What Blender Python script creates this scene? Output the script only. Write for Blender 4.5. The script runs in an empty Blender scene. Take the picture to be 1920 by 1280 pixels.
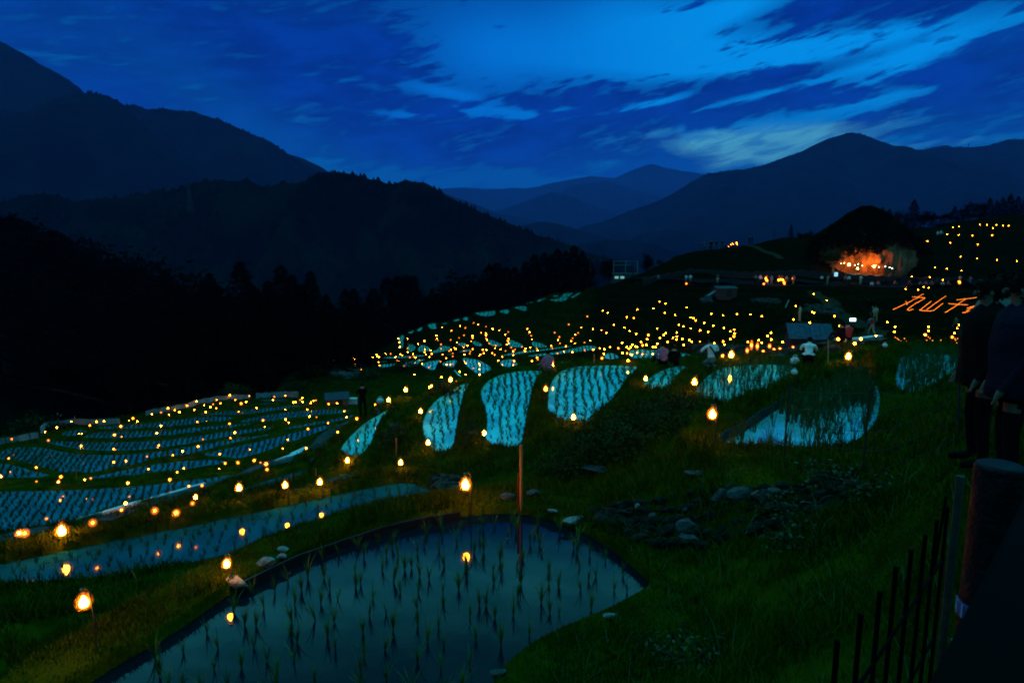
import bpy, bmesh, math, random
import numpy as np
from mathutils import Vector, Matrix, Euler
rng = np.random.default_rng(7); random.seed(7)
SC = bpy.context.scene
COL = SC.collection
R = math.radians
# ------------------------------------------------------------------ camera
F = 1920 * 20.0 / 36.0
PITCH = R(7.5)
cp, sp = math.cos(PITCH), math.sin(PITCH)
cam_data = bpy.data.cameras.new('camera'); cam_data.lens = 20; cam_data.sensor_width = 36
cam_data.clip_end = 60000; cam_data.clip_start = 0.05
cam = bpy.data.objects.new('camera', cam_data); COL.objects.link(cam)
cam.location = (0, 0, 0); cam.rotation_euler = (R(90) - PITCH, 0, 0)
SC.camera = cam
SC.render.resolution_x, SC.render.resolution_y = 1024, 682
SC.view_settings.view_transform = 'Standard'; SC.view_settings.look = 'None'
SC.view_settings.exposure = 0; SC.view_settings.gamma = 1
SC.cycles.use_denoising = True
SC.cycles.max_bounces = 6; SC.cycles.diffuse_bounces = 2; SC.cycles.glossy_bounces = 3
SC.cycles.transmission_bounces = 3; SC.cycles.volume_bounces = 0; SC.cycles.transparent_max_bounces = 10
SC.cycles.sample_clamp_indirect = 3.0
SC.cycles.caustics_reflective = False; SC.cycles.caustics_refractive = False
SC.cycles.filter_width = 1.9

def ray(px, py):
    dx, dy = (px - 960) / F, (640 - py) / F
    return np.array([dx, cp + dy * sp, -sp + dy * cp])
def at_y(px, py, D):
    d = ray(px, py); return d * (D / d[1])
def at_z(px, py, z):
    d = ray(px, py); return d * (z / d[2])
def azel(px, py):
    d = ray(px, py); return math.atan2(d[0], d[1]), math.atan2(d[2], math.hypot(d[0], d[1]))

# ------------------------------------------------------------------ node helper
class NT:
    def __init__(s, tree):
        s.t = tree; s.n = tree.nodes; s.l = tree.links
    def new(s, typ, **kw):
        nd = s.n.new(typ)
        for k, v in kw.items(): setattr(nd, k, v)
        return nd
    def put(s, sock, v):
        if isinstance(v, bpy.types.NodeSocket): s.l.new(v, sock)
        else: sock.default_value = v
    def m(s, op, a, b=None, c=None, clamp=False):
        nd = s.new('ShaderNodeMath', operation=op); nd.use_clamp = clamp
        s.put(nd.inputs[0], a)
        if b is not None: s.put(nd.inputs[1], b)
        if c is not None: s.put(nd.inputs[2], c)
        return nd.outputs[0]
    def mix(s, f, a, b):
        nd = s.new('ShaderNodeMix', data_type='RGBA'); nd.clamp_factor = True
        s.put(nd.inputs[0], f)
        for i, v in ((6, a), (7, b)):
            if not isinstance(v, bpy.types.NodeSocket) and len(v) == 3: v = (*v, 1)
            s.put(nd.inputs[i], v)
        return nd.outputs[2]
    def step(s, v, lo, hi, a=0.0, b=1.0):
        nd = s.new('ShaderNodeMapRange', interpolation_type='SMOOTHSTEP')
        s.put(nd.inputs[0], v); nd.inputs[1].default_value = lo; nd.inputs[2].default_value = hi
        nd.inputs[3].default_value = a; nd.inputs[4].default_value = b
        return nd.outputs[0]
    def noise(s, vec, scale, detail=4, rough=0.55, dist=0.0):
        nd = s.new('ShaderNodeTexNoise'); s.put(nd.inputs['Vector'], vec)
        nd.inputs['Scale'].default_value = scale; nd.inputs['Detail'].default_value = detail
        nd.inputs['Roughness'].default_value = rough; nd.inputs['Distortion'].default_value = dist
        return nd.outputs[0]
    def mapping(s, vec, loc=(0, 0, 0), rot=(0, 0, 0), scale=(1, 1, 1), typ='POINT'):
        nd = s.new('ShaderNodeMapping', vector_type=typ); s.put(nd.inputs[0], vec)
        nd.inputs[1].default_value = loc; nd.inputs[2].default_value = rot; nd.inputs[3].default_value = scale
        return nd.outputs[0]

# ------------------------------------------------------------------ world: dusk sky with long cloud banks
world = bpy.data.worlds.new('World'); SC.world = world; world.use_nodes = True
wt = NT(world.node_tree); wt.n.clear()
tc = wt.new('ShaderNodeTexCoord').outputs['Generated']
sx = wt.new('ShaderNodeSeparateXYZ'); wt.put(sx.inputs[0], tc)
X, Y, Z = sx.outputs
az = wt.m('ARCTAN2', X, Y)
el = wt.m('ARCSINE', Z)
cb = wt.new('ShaderNodeCombineXYZ'); wt.put(cb.inputs[0], az); wt.put(cb.inputs[1], el)
ae = cb.outputs[0]
# warp by streaky noise
def streak(ang, sx_, sy_, loc, det, dist):
    r_ = wt.mapping(ae, rot=(0, 0, R(ang)))
    return wt.noise(wt.mapping(r_, scale=(sx_, sy_, 1), loc=loc), 1.0, det, 0.6, dist)
n1 = streak(-8, 5.5, 26, (0, 0, 0), 7, .5)
n2 = streak(-12, 17, 95, (3.1, 1.7, 0), 5, .4)
n3 = streak(-4, 9, 24, (7, 2, 0), 6, .6)
nsum = wt.m('ADD', wt.m('ADD', wt.m('MULTIPLY', n1, 0.75), wt.m('MULTIPLY', n2, 0.55)), wt.m('MULTIPLY', n3, 0.75))
nsum = wt.m('SUBTRACT', nsum, 1.02)
def blobs(lst):
    tot = None
    for (px, py, rx, ry, ang, amp) in lst:
        a, e = azel(px, py)
        c, s_ = math.cos(R(ang)), math.sin(R(ang))
        sub = wt.new('ShaderNodeVectorMath', operation='SUBTRACT'); wt.put(sub.inputs[0], ae); sub.inputs[1].default_value = (a, e, 0)
        mp = wt.mapping(sub.outputs[0], rot=(0, 0, -R(ang)), scale=(1, 1, 1))
        sc = wt.new('ShaderNodeVectorMath', operation='MULTIPLY'); wt.put(sc.inputs[0], mp); sc.inputs[1].default_value = (F / rx, F / ry, 0)
        dt = wt.new('ShaderNodeVectorMath', operation='DOT_PRODUCT'); wt.put(dt.inputs[0], sc.outputs[0]); wt.put(dt.inputs[1], sc.outputs[0])
        g = wt.m('EXPONENT', wt.m('MULTIPLY', dt.outputs[1], -1.0))
        g = wt.m('MULTIPLY', g, amp)
        tot = g if tot is None else wt.m('ADD', tot, g)
    return tot
# dark cloud banks (px, py of the photo's sky directions, half sizes in px, tilt)
DARK = [(480, 60, 300, 90, 0, 1.0), (200, 80, 300, 120, 0, 0.7), (700, 110, 130, 30, -6, 1.0), (590, 190, 200, 45, -4, .8), (300, 200, 260, 70, 0, .6),
        (760, 255, 300, 40, -3, 1.1), (1050, 262, 330, 40, 0, 1.1), (730, 195, 90, 18, -10, .8), (1000, 190, 130, 16, 2, 1.2), (1110, 165, 80, 16, -8, 1.0),
        (1240, 220, 150, 26, 0, 1.0), (1500, 150, 210, 34, 0, 1.3), (1320, 130, 90, 16, 0, .8), (1640, 45, 330, 40, 2, 1.1), (1370, 62, 130, 13, 6, 1.0),
        (1850, 40, 160, 50, 2, 1.0), (1860, 150, 130, 55, 8, 1.6), (1800, 200, 170, 26, 0, 1.3), (1260, 262, 130, 20, 0, .7), (1480, 200, 150, 14, 4, 1.2),
        (1305, 10, 70, 12, 5, .8), (930, 48, 26, 7, 0, .7), (1135, 120, 24, 7, 12, .7), (1690, 258, 60, 9, -3, .9), (1800, 245, 120, 9, 0, .9), (1440, 245, 60, 6, 3, .7), (1330, 300, 80, 12, 6, .6)]
CLEAR = [(1060, 85, 210, 60, 0, .72), (1180, 20, 120, 40, 0, .5), (1290, 100, 190, 24, 0, 1.0), (1520, 98, 240, 17, 2, 1.2), (900, 100, 110, 80, 0, .5), (1760, 85, 160, 12, 9, 1.1), (1640, 192, 110, 10, 9, .9), (1670, 140, 80, 12, 12, .8), (1340, 28, 130, 22, 8, 1.0),
         (935, 214, 90, 9, -4, 1.3), (760, 216, 70, 7, 0, .9), (650, 152, 110, 7, -3, .3), (1225, 193, 70, 9, 6, 1.0), (1400, 185, 120, 6, 8, .7), (1440, 240, 170, 22, 2, 1.0), (1740, 262, 110, 12, 0, .9), (1060, 205, 60, 4, 4, .6), (850, 178, 90, 10, -10, .8), (1130, 215, 60, 5, 6, .5)]
c_m = wt.m('MINIMUM', blobs(CLEAR), 1.0)
d_m = wt.m('SUBTRACT', wt.m('MINIMUM', blobs(DARK), 0.85), wt.m('MULTIPLY', c_m, 0.9))
cloud = wt.step(wt.m('ADD', d_m, wt.m('MULTIPLY', wt.m('ADD', nsum, wt.m('MULTIPLY', wt.m('SUBTRACT', n2, .5), .25)), 3.0)), 0.10, 0.66)
# pale wisps near the right horizon and bright gaps
PALE = [(1420, 262, 150, 26, -5, 1.0), (1330, 272, 120, 20, 0, .6), (1560, 236, 120, 9, 5, .55), (1680, 188, 80, 6, 6, .4), (1760, 268, 90, 8, 0, .9), (1240, 302, 26, 4, 0, .5),
        (1400, 298, 150, 16, 8, 1.0), (1480, 275, 110, 18, 0, .7)]
p_m = blobs(PALE)
pale = wt.step(wt.m('SUBTRACT', p_m, wt.m('MULTIPLY', nsum, 2.2)), 0.35, 1.5)
GLOW = [(470, 250, 330, 60, -35, .8), (900, 345, 420, 40, 0, .5), (650, 310, 160, 50, -20, .5), (1420, 300, 330, 60, 0, .9), (1760, 270, 220, 35, 0, .7), (540, 0, 150, 30, 0, .35), (1910, 30, 60, 60, 0, .5), (60, 80, 110, 60, -40, .5)]
g_m = wt.m('MINIMUM', blobs(GLOW), 1.0)
base = wt.mix(wt.m('MULTIPLY', c_m, wt.step(el, R(9), R(17), .55, 1.0)), (0.0, 0.055, 0.30), wt.mix(wt.step(az, -.12, .42), (0.0, 0.165, 0.66), (0.0, 0.31, 0.88)))
base = wt.mix(wt.m('MULTIPLY', g_m, 0.85), base, (0.0, 0.11, 0.36))
dark = wt.mix(g_m, (0.0, 0.017, 0.20), (0.0, 0.045, 0.24))
dark = wt.mix(wt.step(wt.m('ADD', wt.m('MULTIPLY', n3, .5), wt.m('MULTIPLY', n1, .5)), 0.40, 0.62), dark, wt.mix(g_m, (0.0, 0.036, 0.33), (0.0, 0.062, 0.31)))
sky = wt.mix(cloud, base, dark)
sky = wt.mix(wt.m('MULTIPLY', wt.m('MULTIPLY', pale, wt.step(n2, .36, .6, .35, 1.0)), 0.9), sky, (0.075, 0.40, 0.56))
lowb = wt.step(el, R(2), R(26), 1.35, 1.08)
sc3 = wt.new('ShaderNodeVectorMath', operation='SCALE'); wt.put(sc3.inputs[0], sky); wt.put(sc3.inputs['Scale'], lowb); sky = sc3.outputs[0]
# unseen sky above and behind, shaped to light the pools and darken near reflections
high = wt.step(el, R(25), R(31))
back = wt.step(Y, 0.25, -0.2)
up = wt.mix(wt.step(n1, 0.35, 0.65), (0.05, 0.85, 1.05), (0.10, 1.25, 1.5))
fall = wt.m('ADD', wt.step(el, R(27), R(38), 1.0, 0.22), wt.step(el, R(42), R(56), 0.0, 1.75))
sc4 = wt.new('ShaderNodeVectorMath', operation='SCALE'); wt.put(sc4.inputs[0], up); wt.put(sc4.inputs['Scale'], fall); up = sc4.outputs[0]
sky = wt.mix(high, sky, up)
sky = wt.mix(back, sky, (0.03, 0.42, 0.52))
bg = wt.new('ShaderNodeBackground'); wt.put(bg.inputs[0], sky); bg.inputs[1].default_value = 1.0
wo = wt.new('ShaderNodeOutputWorld'); wt.l.new(bg.outputs[0], wo.inputs[0])
world.cycles.sampling_method = 'MANUAL'; world.cycles.sample_map_resolution = 512

# ------------------------------------------------------------------ materials
MATS = {}
def mat(name, col, rough=0.8, col2=None, scale=3.0, spec=0.3, bump=0.0, bscale=20, metallic=0.0, attr=None, detail=5, voronoi=False, stretch=(1, 1, 1)):
    if name in MATS: return MATS[name]
    m = bpy.data.materials.new(name); m.use_nodes = True; t = NT(m.node_tree)
    b = t.n['Principled BSDF']
    b.inputs['Roughness'].default_value = rough; b.inputs['Metallic'].default_value = metallic
    b.inputs['Specular IOR Level'].default_value = spec
    co = t.new('ShaderNodeTexCoord').outputs['Object']
    if stretch != (1, 1, 1): co = t.mapping(co, scale=stretch)
    col2 = col2 or tuple(c * 0.6 for c in col)
    nz = t.noise(co, scale, detail, 0.6)
    f = t.step(nz, 0.35, 0.65)
    c = t.mix(f, col, col2)
    if voronoi:
        v = t.new('ShaderNodeTexVoronoi', feature='DISTANCE_TO_EDGE'); t.put(v.inputs['Vector'], co); v.inputs['Scale'].default_value = voronoi
        c = t.mix(t.step(v.outputs[0], 0.0, 0.09), tuple(x * 0.25 for x in col2), c)
    if attr:
        a = t.new('ShaderNodeAttribute', attribute_name='shade')
        c = t.mix(a.outputs['Fac'], c, attr)
    t.put(b.inputs['Base Color'], c)
    if bump:
        bp = t.new('ShaderNodeBump'); bp.inputs['Strength'].default_value = bump
        nb = t.noise(co, bscale, 4, 0.65); t.put(bp.inputs['Height'], nb); bp.inputs['Distance'].default_value = 0.1
        t.put(b.inputs['Normal'], bp.outputs[0])
    MATS[name] = m; return m
def emat(name, col, strength, base=None):
    if name in MATS: return MATS[name]
    m = bpy.data.materials.new(name); m.use_nodes = True; t = NT(m.node_tree)
    b = t.n['Principled BSDF']; b.inputs['Base Color'].default_value = (*(base or col), 1)
    nz = t.noise(t.new('ShaderNodeTexCoord').outputs['Object'], 30.0, 2)
    t.put(b.inputs['Emission Color'], t.mix(nz, col, tuple(x * 0.8 for x in col)))
    b.inputs['Emission Strength'].default_value = strength
    MATS[name] = m; return m
def halo_mat(name, col, strength, opac):
    # painted lantern halo: glowing shell that fades out towards its rim
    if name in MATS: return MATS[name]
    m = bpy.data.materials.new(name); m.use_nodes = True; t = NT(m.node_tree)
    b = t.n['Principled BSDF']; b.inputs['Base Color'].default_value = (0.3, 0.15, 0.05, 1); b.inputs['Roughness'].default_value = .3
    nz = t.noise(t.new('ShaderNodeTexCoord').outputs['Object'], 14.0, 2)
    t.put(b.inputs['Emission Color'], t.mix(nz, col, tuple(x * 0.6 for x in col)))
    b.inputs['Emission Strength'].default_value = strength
    lw = t.new('ShaderNodeLayerWeight'); lw.inputs[0].default_value = .5   # opacity falls off to the rim like a glow
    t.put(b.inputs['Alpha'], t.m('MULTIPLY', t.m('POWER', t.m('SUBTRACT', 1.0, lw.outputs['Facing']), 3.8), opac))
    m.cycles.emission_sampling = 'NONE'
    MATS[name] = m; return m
def water_mat(name, skylit, rough, ripple, dark=(0.0, 0.008, 0.012), tint=(0.02, 0.62, 0.80), ior=1.33, mirror=0.0, mcol=(1, 1, 1)):
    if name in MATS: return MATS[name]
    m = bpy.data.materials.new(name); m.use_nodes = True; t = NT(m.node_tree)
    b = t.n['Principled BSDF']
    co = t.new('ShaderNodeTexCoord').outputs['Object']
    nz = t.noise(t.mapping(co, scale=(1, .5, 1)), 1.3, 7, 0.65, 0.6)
    t.put(b.inputs['Base Color'], t.mix(t.step(nz, 0.35, 0.65, skylit * 0.5, skylit), dark, tint))  # brightness of the reflected sky painted into the pool colour
    b.inputs['IOR'].default_value = ior
    b.inputs['Roughness'].default_value = rough
    b.inputs['Specular IOR Level'].default_value = 0.5
    if ripple:
        bp = t.new('ShaderNodeBump'); bp.inputs['Strength'].default_value = ripple; bp.inputs['Distance'].default_value = 0.02
        t.put(bp.inputs['Height'], t.noise(co, 7.0, 3, 0.5)); t.put(b.inputs['Normal'], bp.outputs[0])
    if mirror:
        g = t.new('ShaderNodeBsdfGlossy'); g.inputs['Color'].default_value = (*mcol, 1); g.inputs['Roughness'].default_value = rough
        if ripple: t.put(g.inputs['Normal'], bp.outputs[0])
        mx = t.new('ShaderNodeMixShader'); mx.inputs[0].default_value = mirror
        t.l.new(b.outputs[0], mx.inputs[1]); t.l.new(g.outputs[0], mx.inputs[2])
        t.l.new(mx.outputs[0], t.n['Material Output'].inputs[0])
    MATS[name] = m; return m

# ------------------------------------------------------------------ mesh helpers
class MB:
    def __init__(s): s.v = []; s.f = []; s.mi = []; s.n = 0
    def add(s, v, f, mi=0):
        v = np.asarray(v, float); s.v.append(v)
        for q in f: s.f.append(tuple(int(i) + s.n for i in q)); s.mi.append(mi)
        s.n += len(v); return s
    def box(s, c, d, rz=0, mi=0, tilt=None):
        hx, hy, hz = d[0] / 2, d[1] / 2, d[2] / 2
        v = np.array([(x, y, z) for z in (-hz, hz) for y in (-hy, hy) for x in (-hx, hx)])
        M = Euler((*(tilt or (0, 0)), rz)).to_matrix()
        v = v @ np.array(M).T + np.array(c)
        return s.add(v, [(0, 2, 3, 1), (4, 5, 7, 6), (0, 1, 5, 4), (2, 6, 7, 3), (0, 4, 6, 2), (1, 3, 7, 5)], mi)
    def tube(s, pts, rad, n=8, mi=0, caps=True):
        pts = [np.asarray(p, float) for p in pts]
        if np.isscalar(rad): rad = [rad] * len(pts)
        V = []; up = np.array([0, 0, 1.0])
        for i, p in enumerate(pts):
            t = pts[min(i + 1, len(pts) - 1)] - pts[max(i - 1, 0)]; t /= np.linalg.norm(t) + 1e-9
            a = np.cross(t, up if abs(t[2]) < .95 else np.array([1.0, 0, 0])); a /= np.linalg.norm(a) + 1e-9
            b = np.cross(t, a)
            for k in range(n):
                th = 2 * math.pi * k / n; V.append(p + rad[i] * (math.cos(th) * a + math.sin(th) * b))
        Fc = []
        for i in range(len(pts) - 1):
            for k in range(n):
                k2 = (k + 1) % n; Fc.append((i * n + k, i * n + k2, (i + 1) * n + k2, (i + 1) * n + k))
        if caps:
            Fc.append(tuple(range(n - 1, -1, -1))); Fc.append(tuple((len(pts) - 1) * n + k for k in range(n)))
        return s.add(V, Fc, mi)
    def lathe(s, prof, n=12, c=(0, 0, 0), mi=0):
        V = []; Fc = []
        for (r, z) in prof:
            for k in range(n):
                th = 2 * math.pi * k / n; V.append((c[0] + r * math.cos(th), c[1] + r * math.sin(th), c[2] + z))
        for i in range(len(prof) - 1):
            for k in range(n):
                k2 = (k + 1) % n; Fc.append((i * n + k, i * n + k2, (i + 1) * n + k2, (i + 1) * n + k))
        return s.add(V, Fc, mi)
    def ico(s, c, r, sub=1, mi=0, noise=0.0, scl=(1, 1, 1), seed=0):
        bm = bmesh.new(); bmesh.ops.create_icosphere(bm, subdivisions=sub, radius=1)
        v = np.array([x.co[:] for x in bm.verts]); f = [tuple(q.index for q in fa.verts) for fa in bm.faces]; bm.free()
        if noise:
            g = np.random.default_rng(seed); 
            d = sum(np.sin(v @ g.normal(size=3) * k + g.uniform(0, 6)) / k for k in (2, 3, 4, 6, 8))
            v = v * (1 + noise * d)[:, None]
        return s.add(v * r * np.array(scl) + np.array(c), f, mi)
    def rock(s, c, r, seed, scl=(1, 1, 1), sub=3, mi=0, cuts=12):
        bm = bmesh.new(); bmesh.ops.create_icosphere(bm, subdivisions=sub, radius=1)
        v = np.array([x.co[:] for x in bm.verts]); f = [tuple(q.index for q in fa.verts) for fa in bm.faces]; bm.free()
        g = np.random.default_rng(seed)
        for k in range(cuts):
            d = g.normal(size=3); d /= np.linalg.norm(d); lim = g.uniform(.5, .85); t = v @ d
            v = v - np.maximum(t - lim, 0)[:, None] * d
        n_ = sum(np.sin(v @ g.normal(size=3) * k + g.uniform(0, 6)) / k for k in (5, 9, 14, 20))
        v = v * (1 + .035 * n_)[:, None]
        return s.add(v * r * np.array(scl) + np.array(c), f, mi)
    def mesh(s, name, mats, smooth=False):
        me = bpy.data.meshes.new(name)
        me.from_pydata(np.concatenate(s.v).tolist() if s.v else [], [], s.f)
        if not isinstance(mats, (list, tuple)): mats = [mats]
        for m in mats: me.materials.append(m)
        me.polygons.foreach_set('material_index', s.mi)
        if smooth: me.polygons.foreach_set('use_smooth', [True] * len(me.polygons))
        me.update(); return me
    def obj(s, name, mats, parent=None, smooth=False):
        return link(name, s.mesh(name, mats, smooth), parent)
def link(name, data, parent=None):
    o = bpy.data.objects.new(name, data); COL.objects.link(o)
    if parent is not None: o.parent = parent
    return o
def tag(o, label=None, cat=None, group=None, kind=None):
    if label: o['label'] = label
    if cat: o['category'] = cat
    if group: o['group'] = group
    if kind: o['kind'] = kind
    return o
def empty(name, loc, rz=0):
    o = bpy.data.objects.new(name, None); COL.objects.link(o); o.location = tuple(loc); o.rotation_euler = (0, 0, rz)
    o.empty_display_size = .1; return o
def fast_mesh(name, V, T, mats, smooth=False, attr=None, fsize=3):
    me = bpy.data.meshes.new(name); V = np.asarray(V, np.float32); T = np.asarray(T, np.int32)
    me.vertices.add(len(V)); me.vertices.foreach_set('co', V.ravel())
    me.loops.add(T.size); me.loops.foreach_set('vertex_index', T.ravel())
    me.polygons.add(len(T)); me.polygons.foreach_set('loop_start', np.arange(0, T.size, fsize, dtype=np.int32))
    if not isinstance(mats, (list, tuple)): mats = [mats]
    for m in mats: me.materials.append(m)
    if smooth: me.polygons.foreach_set('use_smooth', np.ones(len(T), bool))
    if attr is not None:
        a = me.attributes.new('shade', 'FLOAT', 'POINT'); a.data.foreach_set('value', np.asarray(attr, np.float32))
    me.update(calc_edges=True); return me
def vnoise(x, y, seed=0, octs=4):
    out = np.zeros_like(x, dtype=float); amp = 1.0
    for o in range(octs):
        g = np.random.default_rng(seed + o); T = g.random((64, 64)) * 2 - 1
        fx, fy = x * 2 ** o + 17.3 * o, y * 2 ** o + 5.1 * o
        ix, iy = np.floor(fx).astype(int), np.floor(fy).astype(int); tx, ty = fx - ix, fy - iy
        tx, ty = tx * tx * (3 - 2 * tx), ty * ty * (3 - 2 * ty)
        a, b = T[ix % 64, iy % 64], T[(ix + 1) % 64, iy % 64]; c, d = T[ix % 64, (iy + 1) % 64], T[(ix + 1) % 64, (iy + 1) % 64]
        out += amp * ((a * (1 - tx) + b * tx) * (1 - ty) + (c * (1 - tx) + d * tx) * ty); amp *= .5
    return out
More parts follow.
